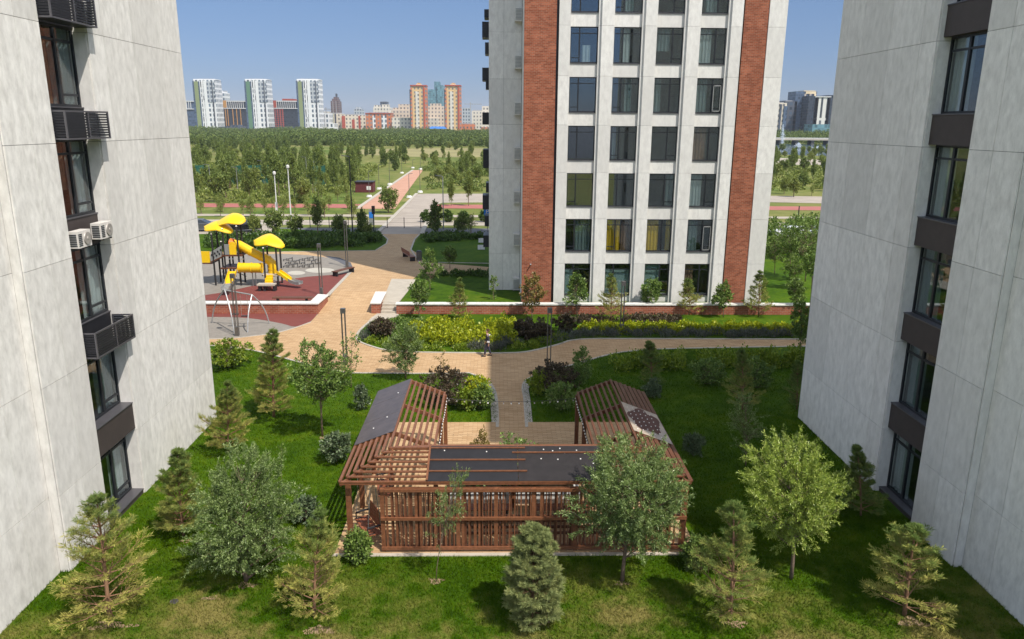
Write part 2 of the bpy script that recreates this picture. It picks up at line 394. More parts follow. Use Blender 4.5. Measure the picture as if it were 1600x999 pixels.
def smooth_line(pts, n=6, closed=False):
    pts = [Vector((p[0], p[1])) for p in pts]; out = []; N = len(pts)
    for i in range(N if closed else N-1):
        p1, p2 = pts[i], pts[(i+1) % N]; p0 = pts[i-1] if (closed or i) else p1; p3 = pts[(i+2) % N] if (closed or i+2 < N) else p2
        for k in range(n):
            t = k/n
            out.append(.5*((2*p1)+(p2-p0)*t+(2*p0-5*p1+4*p2-p3)*t*t+(3*p1-p0-3*p2+p3)*t**3))
    if not closed: out.append(pts[-1])
    return [(v.x, v.y) for v in out]
def sheet(name, pts, mat, dz=.004, zf=None, skirt=False):
    """a flat paved or planted area; follows the ramp when no level is given"""
    mb = MB()
    if zf is None:
        for lo, hi in ((-99, 53.3), (53.3, 58.5), (58.5, 9e9)):
            q = [(p[0], p[1]) for p in pts]
            q = clip(clip(q, lo, True), hi, False) if q else q
            if len(q) > 2: tri_fill(mb, q, lambda y: zg(y)+dz)
    else: tri_fill(mb, pts, lambda y: zf+dz)
    if skirt:
        n = len(pts); mb.add([(p[0], p[1], z) for z in (-.1, zf+dz) for p in pts], [(i, (i+1) % n, (i+1) % n+n, i+n) for i in range(n)])
    return tag(mb.build(name, mat), kind='structure')
def pxs(l, z=None): return [(p.x, p.y) for p in ((GR(*a) if z is None else G(a[0], a[1], z)) for a in l)]
def ribbon(name, pts, w, mat, h=.02, zf=None):
    mb = MB(); P = [Vector((p[0], p[1])) for p in pts]; L_ = []; R_ = []
    for i, p in enumerate(P):
        d = (P[min(i+1, len(P)-1)]-P[max(i-1, 0)]).normalized(); nrm = Vector((-d.y, d.x)); L_.append(p+nrm*w/2); R_.append(p-nrm*w/2)
    z = lambda y: (zg(y) if zf is None else zf)
    n = len(P); vs = []
    for a, b in zip(L_, R_): vs += [(a.x, a.y, z(a.y)-.05), (a.x, a.y, z(a.y)+h), (b.x, b.y, z(b.y)+h), (b.x, b.y, z(b.y)-.05)]
    fs = []
    for i in range(n-1):
        for k in range(3): fs.append((i*4+k, i*4+k+1, i*4+4+k+1, i*4+4+k))
    fs += [(0, 3, 2, 1), (n*4-4, n*4-3, n*4-2, n*4-1)]
    mb.add(vs, fs); return tag(mb.build(name, mat), kind='structure')

# lower lawn and upper lawns
sheet('lawn', [(XL-.3, -3), (XR+.3, -3), (XR+.3, 33), (30, 33), (30, 53.4), (-30, 53.4), (-30, 33), (XL-.3, 33)], M['lawn'], .0, 0.)
sheet('upper_lawn', [(-6.45, 53.84), (40, 53.84), (40, 90)]+pxs([(656, 367), (642, 390), (655, 411), (650, 437), (640, 452), (623, 474)], ZU), M['lawn'], .0, ZU, True)
sheet('hedge_lawn', pxs([(300, 350), (600, 366), (604, 380), (585, 391), (440, 394), (300, 392)], ZU), M['lawn'], .004, ZU)

# paving of the courtyard: one winding path from the plaza down to the pergola
low_edge = smooth_line(pxs([(300, 540), (345, 541), (395, 548), (430, 556), (470, 567), (510, 577), (545, 583)]), 5)+pxs([(640, 584), (700, 584), (732, 583)])
low_edge += smooth_line(pxs([(752, 590), (766, 600), (774, 615), (777, 640), (777, 668)]), 4)
right_in = smooth_line(pxs([(823, 668), (820, 625), (817, 605), (826, 592), (860, 579), (900, 569), (945, 556), (985, 549), (1060, 545), (1290, 541)]), 4)
bed_edge = smooth_line(pxs([(1290, 531), (1000, 530), (905, 531), (872, 539), (840, 547), (805, 552), (720, 552), (655, 551), (605, 548), (575, 540), (560, 533), (558, 524), (566, 513), (582, 500), (592, 492)]), 4)
up_edge = pxs([(598, 489), (603, 480), (604, 462), (613, 440), (645, 437), (655, 428), (765, 428)])
top = [(1.6, 68.), (-1.8, 69.5), (-6.9, 71.5)]+pxs([(655, 398), (642, 390), (648, 374), (656, 366), (594, 366), (606, 374), (604, 381), (586, 392), (440, 394), (300, 394)], ZU)
pl_edge = pxs([(300, 399), (440, 397), (480, 399), (520, 404), (546, 412), (552, 421), (512, 462), (497, 491)])
pl_low = smooth_line(pxs([(485, 504), (460, 513), (430, 521), (400, 525), (362, 529), (300, 531)]), 4)
main = low_edge+right_in+bed_edge+up_edge+top+pl_edge+pl_low
sheet('paved_path', main, M['pave'], .012)
ribbon('path_kerb', low_edge, .14, M['kerb'], .03); ribbon('path_kerb', right_in, .14, M['kerb'], .03)
ribbon('path_kerb', bed_edge, .16, M['kerb'], .05); ribbon('path_kerb', pl_low, .12, M['kerb'], .03)
ribbon('path_kerb', pxs([(440, 394), (586, 392), (604, 381), (606, 374), (597, 367)], ZU), .15, M['kerb'], .04, ZU)
ribbon('path_kerb', pxs([(552, 421), (512, 462)], ZU), .3, M['kerb'], .03, ZU)
ribbon('path_kerb', pxs([(656, 366), (648, 374), (642, 390), (655, 410), (765, 412)], ZU), .15, M['kerb'], .04, ZU)
for pts in ([(777, 660), (776, 640), (773, 617), (764, 601)], [(823, 660), (820, 625), (818, 607), (825, 593)]):
    ribbon('path_border', smooth_line(pxs([(x+(-3 if x < 800 else 3), y) for x, y in pts]), 4), .36, M['kerb'], .02)
sheet('pergola_paving', [(-5.2, 21.7), (6.6, 21.7), (6.6, 32.75), (-4.6, 32.75), (-5.2, 30)], M['pave'], .02, 0.)
ribbon('paving_border', [(-5.25, 21.63), (6.65, 21.62)], .16, M['stone'], .03, 0.)
# playground surfaces
wallY = 53.33
pg = pl_edge[:7]+pxs([(495, 470), (300, 470)], ZU)
sheet('playground_surface', pg, M['rub'], .016, ZU, True)
sheet('red_safety_surface', smooth_line(pxs([(300, 464), (345, 458), (400, 446), (440, 439), (480, 433), (520, 430), (547, 426)], ZU), 3)+pxs([(512, 462), (495, 470), (300, 470)], ZU), M['red'], .022, ZU)
for (cx, cy, rx, ry) in ((500, 423, 23, 4), (463, 427, 14, 3.2)):
    sheet('pale_surface_patch', pxs([(cx+rx*math.cos(a*.4189), cy+ry*math.sin(a*.4189)) for a in range(15)], ZU), M['rubl'], .022, ZU)
sheet('dark_surface_patch', pxs([(505, 400), (530, 403), (548, 411), (552, 420), (544, 418), (528, 409)], ZU), M['rubd'], .022, ZU)
sheet('lower_rubber_surface', [(-32, 52.9)]+pxs([(497, 491)])+pl_low+[(-32, 47)], M['rub'], .014, 0.)
sheet('lower_red_surface', [(-32, 53.33), (-12.75, 53.33)]+smooth_line(pxs([(496, 491), (485, 503), (462, 511), (440, 506), (400, 499), (360, 496), (300, 496)], 0), 3), M['red'], .020, 0.)
sheet('stair_landing', pxs([(590, 490), (622, 490), (624, 495), (600, 500), (586, 500), (572, 506), (580, 497)], 0), M['stone'], .016)
sheet('upper_landing', pxs([(597, 472), (622, 474), (640, 452), (650, 437), (612, 436), (604, 455)], ZU), M['stone'], .018, ZU, True)

# street and park beyond the fence
sheet('street', [(-120, 98.5), (120, 98.5), (120, 103.5), (-120, 103.5)], M['walkway'], .002, ZU)
sheet('street', [(-120, 90.5), (8, 90.5), (8, 95.6), (-120, 95.6)], M['asph'], .003, ZU)
sheet('parking_lot', pxs([(290, 366), (420, 366), (440, 352), (290, 352)], ZU), M['walkway'], .012, ZU)
sheet('sidewalk', [(-120, 107.5), (150, 107.5), (150, 110), (-120, 110)], M['walkway'], .006, ZU)
sheet('running_track', [(-160, 118.8), (-16, 118.8), (-16, 124.5), (-160, 124.5)], M['track'], .006, ZU)
sheet('running_track', [(-10, 118.8), (160, 118.8), (160, 124.5), (-10, 124.5)], M['track'], .006, ZU)
sheet('side_road', pxs([(588, 366.5), (651, 303), (790, 303), (790, 316), (690, 317), (679, 321), (659, 366.5)], ZU), M['road'], .010, ZU)
ribbon('road_kerb', pxs([(588, 366.5), (651, 303)], ZU), .5, M['kerb'], .12, ZU)
ribbon('road_kerb', pxs([(659, 366.5), (679, 321), (690, 317), (790, 316)], ZU), .5, M['kerb'], .12, ZU)
sheet('cross_road', pxs([(1190, 316), (1330, 319), (1330, 308), (1190, 306)], ZU), M['road'], .010, ZU)
sheet('promenade', pxs([(558, 326.5), (645, 266), (661, 266), (617, 326.5)], ZU), M['prom'], .008, ZU)
ribbon('road_kerb', pxs([(558, 326.5), (645, 266)], ZU), .6, M['kerb'], .10, ZU)
sheet('sand_bank', pxs([(1195, 246), (1330, 252), (1330, 258), (1195, 258)], ZU), M['walkway'], .006, ZU)
sheet('pale_meadow', smooth_line(pxs([(520, 236), (600, 233), (720, 232), (790, 234), (790, 243), (700, 246), (590, 243)], ZU), 4, True), plain('pale_dry_grass', (.24, .21, .085), .95, var=.2, sc=.05), .006, ZU)
sheet('pale_meadow', smooth_line(pxs([(290, 229), (345, 227), (420, 229), (420, 232), (345, 233), (290, 235)], ZU), 4, True), M['meadow'], .006, ZU)
t = NT('lake_water'); M['water'] = t.done(t.bsdf((.05, .09, .12), .12, 0, .5, t.noise(.6, t.pos((1, 4, 1))), .05, .3))
sheet('lake', pxs([(1150, 224.5), (1420, 227), (1420, 247), (1250, 243), (1150, 238)], ZU), M['water'], .012, ZU)

# ------------------------------------------------------------------ buildings beside the courtyard
def mbox(mb, mp, u0, u1, d0, d1, z0, z1):
    p, q = mp(u0, d0, z0), mp(u1, d1, z1); mb.box(p[0], q[0], p[1], q[1], p[2], q[2])
def window(parent, mp, u0, u1, z0, z1, d, cols, trans=.80, lower=None, curtain=None, gl='glass', fw=.055, opened=None):
    f = MB(); W_, H_ = u1-u0, z1-z0; t0, t1 = d-.04, d+.035
    mbox(f, mp, u0, u0+fw, t0, t1, z0, z1); mbox(f, mp, u1-fw, u1, t0, t1, z0, z1)
    mbox(f, mp, u0+fw, u1-fw, t0, t1, z0, z0+fw); mbox(f, mp, u0+fw, u1-fw, t0, t1, z1-fw, z1)
    zt = z0+H_*trans; us = [u0+fw]+[u0+W_*c for c in cols]+[u1-fw]
    for u in us[1:-1]: mbox(f, mp, u-fw*.75, u+fw*.75, t0, t1+.005, z0+fw, z1-fw)
    for a, b in zip(us[:-1], us[1:]): mbox(f, mp, a+.045, b-.045, t0+.005, t1-.005, zt-fw*.5, zt+fw*.5)
    if lower:
        i, k = lower; zl = z0+H_*k; mbox(f, mp, us[i]+.045, us[i+1]-.045, t0+.005, t1-.005, zl-fw*.5, zl+fw*.5)
    w = f.build('window', M['frame'], parent)
    p = MB(); mbox(p, mp, u0+fw*.5, u1-fw*.5, d-.012, d, z0+fw*.5, z1-fw*.5); p.build('pane', M[gl], w)
    for cu in curtain or ():
        a, b, m, lo, hi = cu; ua, ub = u0+W_*a, u0+W_*b; za, zb = z0+H_*lo, z0+H_*hi
        c = MB(); N = max(6, int((ub-ua)*14))
        amp = .0 if m == 'blind' else .035
        front = [mp(ua+(ub-ua)*i/N, d-.17+amp*math.sin(i*1.9+ua*3), 0) for i in range(N+1)]
        for i in range(N):
            p_, q_ = front[i], front[i+1]; c.add([(p_[0], p_[1], za), (q_[0], q_[1], za), (q_[0], q_[1], zb), (p_[0], p_[1], zb)], [(0, 1, 2, 3)])
        c.build('blind' if m == 'blind' else 'curtain', M[m], w)
    if opened:
        i, sgn = opened; ua, ub = us[i]+.05, us[i+1]-.05; o = MB(); fr = .05; hh = ub-ua
        tlt = .22
        for (za, zb, a, b) in ((z0+.1, z0+.16, 0, 1), (zt-.12, zt-.05, 0, 1), (z0+.1, zt-.05, 0, .08), (z0+.1, zt-.05, .92, 1)):
            mbox(o, mp, ua+hh*a, ua+hh*b, d+.10, d+.15, za, zb)
        o.build('open_sash', M['ltmetal'], w)
    return w
def panels(mb, mp, us, zs, d, gap=.014, th=.05):
    for a, b in zip(us[:-1], us[1:]):
        for z0, z1 in zip(zs[:-1], zs[1:]): mbox(mb, mp, a+gap/2, b-gap/2, d-th, d, z0+gap/2, z1-gap/2)
HB = 31.4
def side_building(label, mp, conc, sx, cages, units, refl):
    b = thing('residential_building', label, 'building', (mp(24, 0, 0)[0], 24, 0))
    UB0, UB1 = 23.3, 25.95
    core = MB()
    mbox(core, mp, UB1+.03, YE-.05, -21, -.05, -.3, HB); mbox(core, mp, 20.87, UB0-.03, -21, -.05, -.3, HB)
    mbox(core, mp, 14.2 if sx > 0 else 15.2, 20.86, -21, -.35, -.3, HB); mbox(core, mp, UB0-.02, UB1+.02, -21, -2.0, -.3, HB)
    core.build('core', M['joint'], b)
    zs = [-.3, 2.53, 5.95, 9.38, 12.83, 16.23, 19.65, 23.07, HB]
    w = MB()
    panels(w, mp, [UB1, 26.95, 29.1, 31.3, YE], zs, 0.); panels(w, mp, [20.85, 22.15, UB0], zs, 0.)
    panels(w, mp, [14.2 if sx > 0 else 15.2, 17.7, 19.5, 20.80], zs, -.3)
    mbox(w, mp, 20.80, 20.845, -.3, -.05, -.3, HB)            # the narrow return of the step
    for z0, z1 in zip(zs[:-1], zs[1:]):
        mbox(w, mp, UB1-.03, UB1+.025, -.62, -.055, z0+.007, z1-.007); mbox(w, mp, UB0-.025, UB0+.03, -.62, -.055, z0+.007, z1-.007)
        mbox(w, mp, UB1+.2, YE-.2, -21, -20.9, z0, z1)
    for z0, z1 in zip(zs[:-1], zs[1:]):
        for k in range(7):
            p, q = mp(0, -.055-3*k, 0)[0], mp(0, -.055-3*k-2.985, 0)[0]; w.box(p, q, YE-.05, YE, z0+.007, z1-.007)
    w.build('wall', M[conc], b)
    r = MB(); mbox(r, mp, 14 if sx > 0 else 15.1, YE+.06, -21.1, .06, HB+.002, HB+.35); r.build('roof', M['ledge'], b)
    rm = MB()
    mbox(rm, mp, UB0+.031, UB1-.031, -1.98, -1.9, -.3, HB-.1); rm.build('room_wall', M['room'], b)
    cur = [[(0, .22, 'cw', 0, .98), (.24, .5, 'cb', 0, .98), (.56, .97, 'cw', 0, .98)], [(.02, .2, 'cw', 0, .98), (.2, .5, 'cb', 0, .98), (.55, .98, 'cg', 0, .98)],
           [(.0, .14, 'cw', 0, .98), (.16, .55, 'cb', .35, .98), (.6, .98, 'cw', 0, .98)], [(.55, .98, 'cw', 0, .98), (0, .12, 'cg', 0, .98)], [(.56, .97, 'cg', 0, .98)], [(.6, .98, 'cw', 0, .98)]]
    for i in range(8):
        zb = .2+3.43*i; zt = zb+2.42
        c = cur[5-i if i < 6 else i % 3] if refl else [[(.58, .97, 'cw', 0, .98)], [(.6, .97, 'cg', 0, .98)], [(.55, .97, 'cg', 0, .98), (0, .3, 'cw', 0, .98)], [(.62, .97, 'cw', 0, .98)]][i % 4]
        window(b, mp, UB0+.035, UB1-.035, zb, zt, -.5, (.58,), .82, (1, .15) if refl else None, c, 'glass_s', .075)
        s = MB(); z0, z1 = (zt, zb+3.43) if i < 7 else (zt, HB-.1)
        out = -.06 if (refl and i not in cages and i not in units) else (-.2 if not refl else -.42)
        mbox(s, mp, UB0+.032, UB1-.032, -1.88, out, z0+.003, z1-.04)
        if i == 0:
            s2 = MB(); mbox(s2, mp, UB0+.032, UB1-.032, -1.88, -.06 if refl else -.2, -.35, .16); s2.build('base_panel', M['spand'], b)
            s2 = MB(); mbox(s2, mp, UB0+.033, UB1-.033, -.46, (-.06 if refl else -.2)+.03, .162, .196); s2.build('ledge', M['ledge'], b)
        s.build('spandrel', M['louv' if i in cages else 'spand'], b)
        l = MB(); mbox(l, mp, UB0+.033, UB1-.033, -.46, out+.03, z1-.038, z1-.004)
        l.build('ledge', M['ledge'], b)
    for i in cages:
        z0 = 2.62+3.43*i+.02; z1 = z0+.86; c = MB(); a, e = UB0+.05, UB1-.02; o0, o1 = -.36, .36
        for u in (a, (a+e)/2, e-.05):
            mbox(c, mp, u, u+.05, o1-.05, o1, z0, z1)
        for u in (a, e-.05): mbox(c, mp, u, u+.05, o0, o0+.05, z0, z1)
        for z in (z0, z1-.05):
            mbox(c, mp, a+.051, e-.051, o1-.05, o1-.002, z, z+.05)
            for u in (a, e-.05): mbox(c, mp, u+.002, u+.048, o0+.051, o1-.051, z, z+.05)
        cg = c.build('louvre_cage', M['ledge'], b)
        s = MB()
        for k in range(9):
            z = z0+.09+k*.08
            mbox(s, mp, a+.052, e-.052, o1-.045, o1-.015, z, z+.05)
            for u in (a+.012, e-.038): mbox(s, mp, u, u+.026, o0+.05, o1-.05, z, z+.05)
        s.build('slat', M['louv'], cg)
        bt = MB(); mbox(bt, mp, a+.05, e-.05, o0, o1-.05, z0+.012, z0+.03); bt.build('tray', M['louv'], cg)
    return b
mpL = lambda u, d, z: (XL+d, u, z)
mpR = lambda u, d, z: (XR-d, u, z)
bl = side_building('pale concrete apartment block on the left with black louvred cages under its windows', mpL, 'conc', 1, (4, 3, 1), (2,), True)
br = side_building('shaded concrete apartment block on the right with plain dark panels between its windows', mpR, 'conc_r', -1, (), (), False)
def ac_unit(u0, d0, z0, label):
    loc = mpL(u0+.4, d0, z0); r = thing('air_conditioner', label, 'air conditioner', loc, 'outdoor units under the left window')
    b = MB(); mbox(b, mpL, u0, u0+.78, d0-.32, d0, z0, z0+.52); body = b.build('casing', M['white'], r)
    f = MB(); c = Vector(mpL(u0+.53, d0, z0+.26))
    f.tube([c+Vector((0.002, 0, 0)), c+Vector((.035, 0, 0))], [.21, .195], 24); f.tube([c+Vector((.03, 0, 0)), c+Vector((.05, 0, 0))], [.06, .05], 12); f.build('fan_grille', M['fan'], r)
    v = MB()
    for k in range(7): mbox(v, mpL, u0+.04, u0+.24, d0+.002, d0+.012, z0+.06+k*.058, z0+.09+k*.058)
    for k in range(7): v.box(mpL(0, d0-.28, 0)[0], mpL(0, d0-.04, 0)[0], u0-.012, u0-.002, z0+.06+k*.058, z0+.09+k*.058)
    v.build('vent_slots', M['frame'], r)
    for u in (u0+.1, u0+.62): k = MB(); mbox(k, mpL, u, u+.05, -.4, d0, z0-.05, z0-.003); k.build('bracket', M['dark'], r)
ac_unit(23.55, .12, 9.62, 'white air conditioner unit nearer the camera on the left facade')
ac_unit(24.85, .18, 9.72, 'white air conditioner unit nearer the outer edge of the left bay')

# ------------------------------------------------------------------ the tower in the middle
YT = 54.83; HT = 50
mpT = lambda u, d, z: (u, YT-d, z)
tw = thing('apartment_tower', 'tall apartment tower with two red brick bands and four columns of windows', 'building', (11, YT, ZU))
c = MB(); c.box(1.95, 19.93, YT+1.6, 72.5, ZU-.3, HT); c.box(-.5, 1.9, 59.25, 72.4, ZU-.3, HT-.1); c.build('core', M['room'], tw)
zf = [ZU-.3]+[3.51+3.31*k for k in range(13)]+[HT]
wl = MB(); cols = [(5.09, 7.03), (8.10, 10.03), (11.05, 12.95), (14.05, 15.96)]
piers = [(4.30, 5.09), (7.03, 8.10), (10.03, 11.05), (12.95, 14.05), (15.96, 16.93)]
for i, (a, b) in enumerate(piers):
    for z0, z1 in zip(zf[:-1], zf[1:]):
        st = .2 if i else 0
        mbox(wl, mpT, a+st, b, -.6, 0, z0+.006, z1-.006)
        if st: mbox(wl, mpT, a, a+st-.002, -.6, -.13, z0+.006, z1-.006)
for j, (a, b) in enumerate(cols):
    mbox(wl, mpT, a+.002, b-.002, -1.55, -.3, ZU-.3, 1.03)
    for k in range(14):
        zt = 3.46+3.31*k; zb = 1.03+3.31*(k+1)
        mbox(wl, mpT, a+.002, b-.002, -1.55, -.3, zt, min(zb, HT-.3))
for z0, z1 in zip(zf[:-1], zf[1:]):
    mbox(wl, mpT, 18.72, 19.97, -1.5, 0, z0+.006, z1-.006)
    wl.box(19.93, 19.97, YT+1.51, 72.5, z0+.006, z1-.006)
    for a, b in ((-.56, .55), (.55, 1.89)): wl.box(a+.005, b-.005, 59.2, 59.25, z0+.006, z1-.006)
    wl.box(-.56, -.50, 59.252, 72.4, z0+.006, z1-.006)
    wl.box(1.91, 1.95, YT+.36, 59.19, z0+.006, z1-.006)
wl.build('concrete_wall', M['conc_t'], tw)
bk = MB(); mbox(bk, mpT, 1.91, 4.12, -.35, .02, ZU-.3, HT-.05); bk.build('brick_band', M['brick'], tw)
bk = MB(); mbox(bk, mpT, 17.02, 18.66, -.35, .02, ZU-.3, HT-.05); bk.build('brick_band', M['brick'], tw)
jt = MB()
for a, b in ((4.12, 4.298), (16.932, 17.02), (18.66, 18.718)): mbox(jt, mpT, a+.002, b-.002, -.6, -.16, ZU-.3, HT-.1)
jt.build('dark_groove', M['frame'], tw)
rf = MB(); rf.box(1.8, 20.1, YT-.1, 72.6, HT+.002, HT+.5); rf.box(-.6, 1.79, 59.1, 72.5, HT+.002, HT+.5); rf.build('roof', M['ledge'], tw)
cs = {0: [[(0, .34, 'blind', 0, .80)], [(0, 1, 'blind', .0, .8)], [(0, .62, 'blind', .0, .97)], [(0, .4, 'cb', 0, .95)]],
      1: [[(.36, .98, 'cg', 0, .97)], [(0, .55, 'cy', 0, .97), (.6, 1, 'cb', 0, .97)], [(0, .5, 'cy', 0, .97), (.8, 1, 'cy', 0, .97)], [(.1, .45, 'cg', 0, .97)]],
      2: [[], [], [(.7, 1, 'cg', 0, .97)], [(0, .5, 'cw', 0, .97)]],
      3: [[], [(.1, .25, 'cg', 0, .97)], [], [(0, .55, 'cb', 0, .97)]],
      4: [[], [(.5, .75, 'cg', 0, .97)], [(0, .3, 'cg', 0, .97)], [(0, .45, 'cg', 0, .97)]],
      5: [[(.45, .75, 'cw', 0, .5)], [(.36, .62, 'cw', 0, .97)], [(0, .55, 'cg', .35, .97)], [(0, .5, 'cw', 0, .97)]],
      6: [[(0, .3, 'cb', .4, .97)], [(.4, .7, 'cg', 0, .97)], [], [(.2, .6, 'cg', 0, .97)]]}
for k in range(9):
    for j, (a, b) in enumerate(cols):
        z0 = 1.03+3.31*k; z1 = z0+2.43
        w = window(tw, mpT, a+.01, b-.01, z0+.06, z1-.01, -.36, (.34,) if j < 2 else (.62,), .82, ((0, .14) if j < 2 else (1, .14)) if (k+j) % 3 else None, cs.get(k, cs[4])[j], 'glass', .06, (1, 1) if (j == 3 and k in (1, 4)) else None)
        s = MB(); mbox(s, mpT, a+.02, b-.02, -.34, -.24, z0+.004, z0+.055); s.build('sill', M['ledge'], w)
for k in range(7):                                             # pale louvred boxes in the left corner
    z = ZU+3.31*k+.1+(.25 if k else 0); b = MB(); b.box(1.35, 1.88, 58.6, 59.18, z, z+.95)
    bb = b.build('service_box', M['conc_t'], tw); s = MB()
    for q in range(8): s.box(1.40, 1.84, 58.57, 58.598, z+.1+q*.1, z+.15+q*.1)
    s.build('slat', M['ltmetal'], bb)
for (x, y0, y1, w_) in ((757, 17, 29, 7), (757, 36, 60, 10), (759, 68, 86, 6), (757, 107, 127, 10), (760, 127, 140, 5), (757, 176, 195, 10), (758, 233, 262, 9), (760, 285, 300, 5), (757, 304, 326, 10), (759, 336, 352, 7), (758, 366, 384, 9)):
    p, q = W(x, y0, 63), W(x, y1, 63); b = MB(); b.box(-.56-.055*w_, -.565, 62.2, 64.2, q.z, p.z); b.build('balcony_box', M['louv'], tw)
lamp = MB(); p = W(829, 414, YT); lamp.tube([(p.x, YT-.02, p.z), (p.x, YT-.3, p.z+.1)], .05, 8); lamp.build('wall_lamp', M['ltmetal'], tw)
# ------------------------------------------------------------------ garden walls and steps
def wall_thing(name, label, outline, zb, zt, inset=.05, capo=.06, mat='brick_w'):
    """outline: list of (x,y) corners of the wall body in plan"""
    cx = sum(p[0] for p in outline)/len(outline); cy = sum(p[1] for p in outline)/len(outline)
    t = thing(name, label, 'wall', (cx, cy, zb))
    b = MB(); b.prism(outline, zb-.1, zt-.085); b.build('brickwork', M[mat], t)
    c = MB(); a = []
    n = len(outline); sgn = 1 if sum(outline[i][0]*outline[(i+1) % n][1]-outline[(i+1) % n][0]*outline[i][1] for i in range(n)) > 0 else -1
    for i in range(n):
        p0, p, p1 = Vector(outline[i-1]), Vector(outline[i]), Vector(outline[(i+1) % n])
        d0, d1 = (p-p0).normalized(), (p1-p).normalized(); n0 = Vector((d0.y, -d0.x))*sgn; n1 = Vector((d1.y, -d1.x))*sgn
        m = (n0+n1); m = m/max(.3, m.dot(n0)) if m.length > 1e-4 else n0
        a.append((p.x+m.x*capo, p.y+m.y*capo))
    c.prism(a, zt-.083, zt); c.build('coping', M['cap'], t)
    return t
e1 = GR(497, 491); e2 = G(512, 461, .8); e1 = Vector((e1.x, wallY)); e2 = Vector((e2.x, e2.y))
dirv = (e2-e1).normalized(); nv = Vector((-dirv.y, dirv.x))*1.0
wall_thing('retaining_wall', 'L shaped low brick wall with white coping in front of the playground', [(-34, wallY), (e1.x, wallY), (e2.x, e2.y), (e2.x-.75, e2.y+.25), (e1.x-.72+.1, wallY+.62), (-34, wallY+.55)], 0, .80)
q0, q1 = GR(580.5, 490), GR(594.5, 490); f0 = G(601.5, 456, .82)
wall_thing('brick_pier', 'short free standing brick wall with wide white coping beside the garden steps', [(q0.x, 53.4), (q1.x, 53.4), (f0.x+.05, f0.y), (f0.x-.68, f0.y)], 0, .82)
w0 = GR(620, 490)
wall_thing('retaining_wall', 'long low brick wall with white coping along the foot of the tower lawn', [(w0.x, wallY), (40, wallY), (40, wallY+.5), (w0.x, wallY+.5)], 0, .78)
st = thing('garden_steps', 'three pale concrete steps between the brick pier and the long brick wall', 'steps', (-7.6, 53.6, 0))
s0, s1 = q1.x+.03, w0.x-.01
for k in range(3):
    b = MB(); b.box(s0, s1, 53.45+.36*k, 55.2, -.05+(.183*k if k else 0), .183*(k+1)-.004); b.build('step', M['stone'], st)
pb = thing('playground_bench', 'dark brown timber bench top along the playground side of the brick wall', 'bench', (-15, 54.3, ZU))
a, b_ = G(421, 469.5, .95), G(484, 469.5, .95); m = MB(); m.box(a.x, b_.x, 54.2, 54.7, .93, 1.0); m.build('seat', M['wood2'], pb)
m = MB(); m.box(a.x+.3, a.x+.4, 54.25, 54.65, ZU, .928); m.build('leg', M['dark'], pb)
m = MB(); m.box(b_.x-.5, b_.x-.4, 54.25, 54.65, ZU, .928); m.build('leg', M['dark'], pb)

# ------------------------------------------------------------------ pergola
XW0, XW1, XI0, XI1, YF0, YF1, YB = -4.96, 6.28, -2.17, 3.50, 21.95, 24.75, 30.22
ZE, ZR, HWD = 2.40, 2.95, 1.40
pg = thing('pergola', 'brown timber pergola of slatted gabled wings round a U shaped paved court', 'pergola', (.66, 26, 0))
RX0, RX1, RY = XW0+HWD, XW1-HWD, YF0+HWD
zrf = lambda s: ZR-(ZR-ZE)*s/HWD
for nm, x, y in [(n_, x_, y_) for n_ in ('post',) for x_, y_ in ((XI0+.02, YB-.16), (XI0+.02, 27.45), (XI0+.02, YF1), (XW0+.15, YB-.16), (XW0+.15, 27.45), (XW0+.15, YF1), (XI1-.02, YB-.16), (XI1-.02, 27.45), (XI1-.02, YF1), (XW1-.15, YB-.16), (XW1-.15, 27.45), (XW1-.15, YF1), (.66, YF1), (XW0+.2, YF0+.3))]:
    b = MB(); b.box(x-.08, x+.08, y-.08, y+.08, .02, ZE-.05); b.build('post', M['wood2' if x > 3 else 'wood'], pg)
def beam(p, q, w=.06, h=.14, m='wood', name='beam'):
    b = MB(); b.bar(p, q, w, h); return b.build(name, M[m], pg)
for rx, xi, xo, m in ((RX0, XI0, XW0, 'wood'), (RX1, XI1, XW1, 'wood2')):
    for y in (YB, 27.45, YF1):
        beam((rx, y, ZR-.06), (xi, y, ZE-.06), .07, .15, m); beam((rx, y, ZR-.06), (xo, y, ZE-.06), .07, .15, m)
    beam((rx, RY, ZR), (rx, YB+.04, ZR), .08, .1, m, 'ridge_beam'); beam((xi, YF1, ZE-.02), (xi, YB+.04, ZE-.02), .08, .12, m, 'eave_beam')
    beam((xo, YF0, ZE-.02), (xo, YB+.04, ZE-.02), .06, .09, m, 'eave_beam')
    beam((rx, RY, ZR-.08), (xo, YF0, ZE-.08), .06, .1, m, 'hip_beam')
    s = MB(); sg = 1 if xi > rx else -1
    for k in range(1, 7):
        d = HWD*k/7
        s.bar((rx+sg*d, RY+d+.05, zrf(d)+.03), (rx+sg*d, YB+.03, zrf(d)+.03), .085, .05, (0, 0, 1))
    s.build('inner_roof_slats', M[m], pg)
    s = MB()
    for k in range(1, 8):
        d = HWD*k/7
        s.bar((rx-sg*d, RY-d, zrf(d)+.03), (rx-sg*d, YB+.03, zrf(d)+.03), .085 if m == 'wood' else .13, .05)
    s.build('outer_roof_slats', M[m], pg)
beam((RX0, RY, ZR), (RX1, RY, ZR), .08, .1, 'wood', 'ridge_beam')
beam((XI0, YF1, ZE-.02), (XI1, YF1, ZE-.02), .08, .12, 'wood', 'eave_beam'); beam((XW0, YF0, ZE-.02), (XW1, YF0, ZE-.02), .06, .09, 'wood', 'eave_beam')
for x in (XI0, .66, XI1): beam((x, RY, ZR-.08), (x, YF0, ZE-.08), .07, .14); beam((x, RY, ZR-.08), (x, YF1, ZE-.08), .07, .14)
beam((RX0+.12, RY-.02, ZR-.06), (RX0+.12, YF0, ZE-.06), .05, .1)
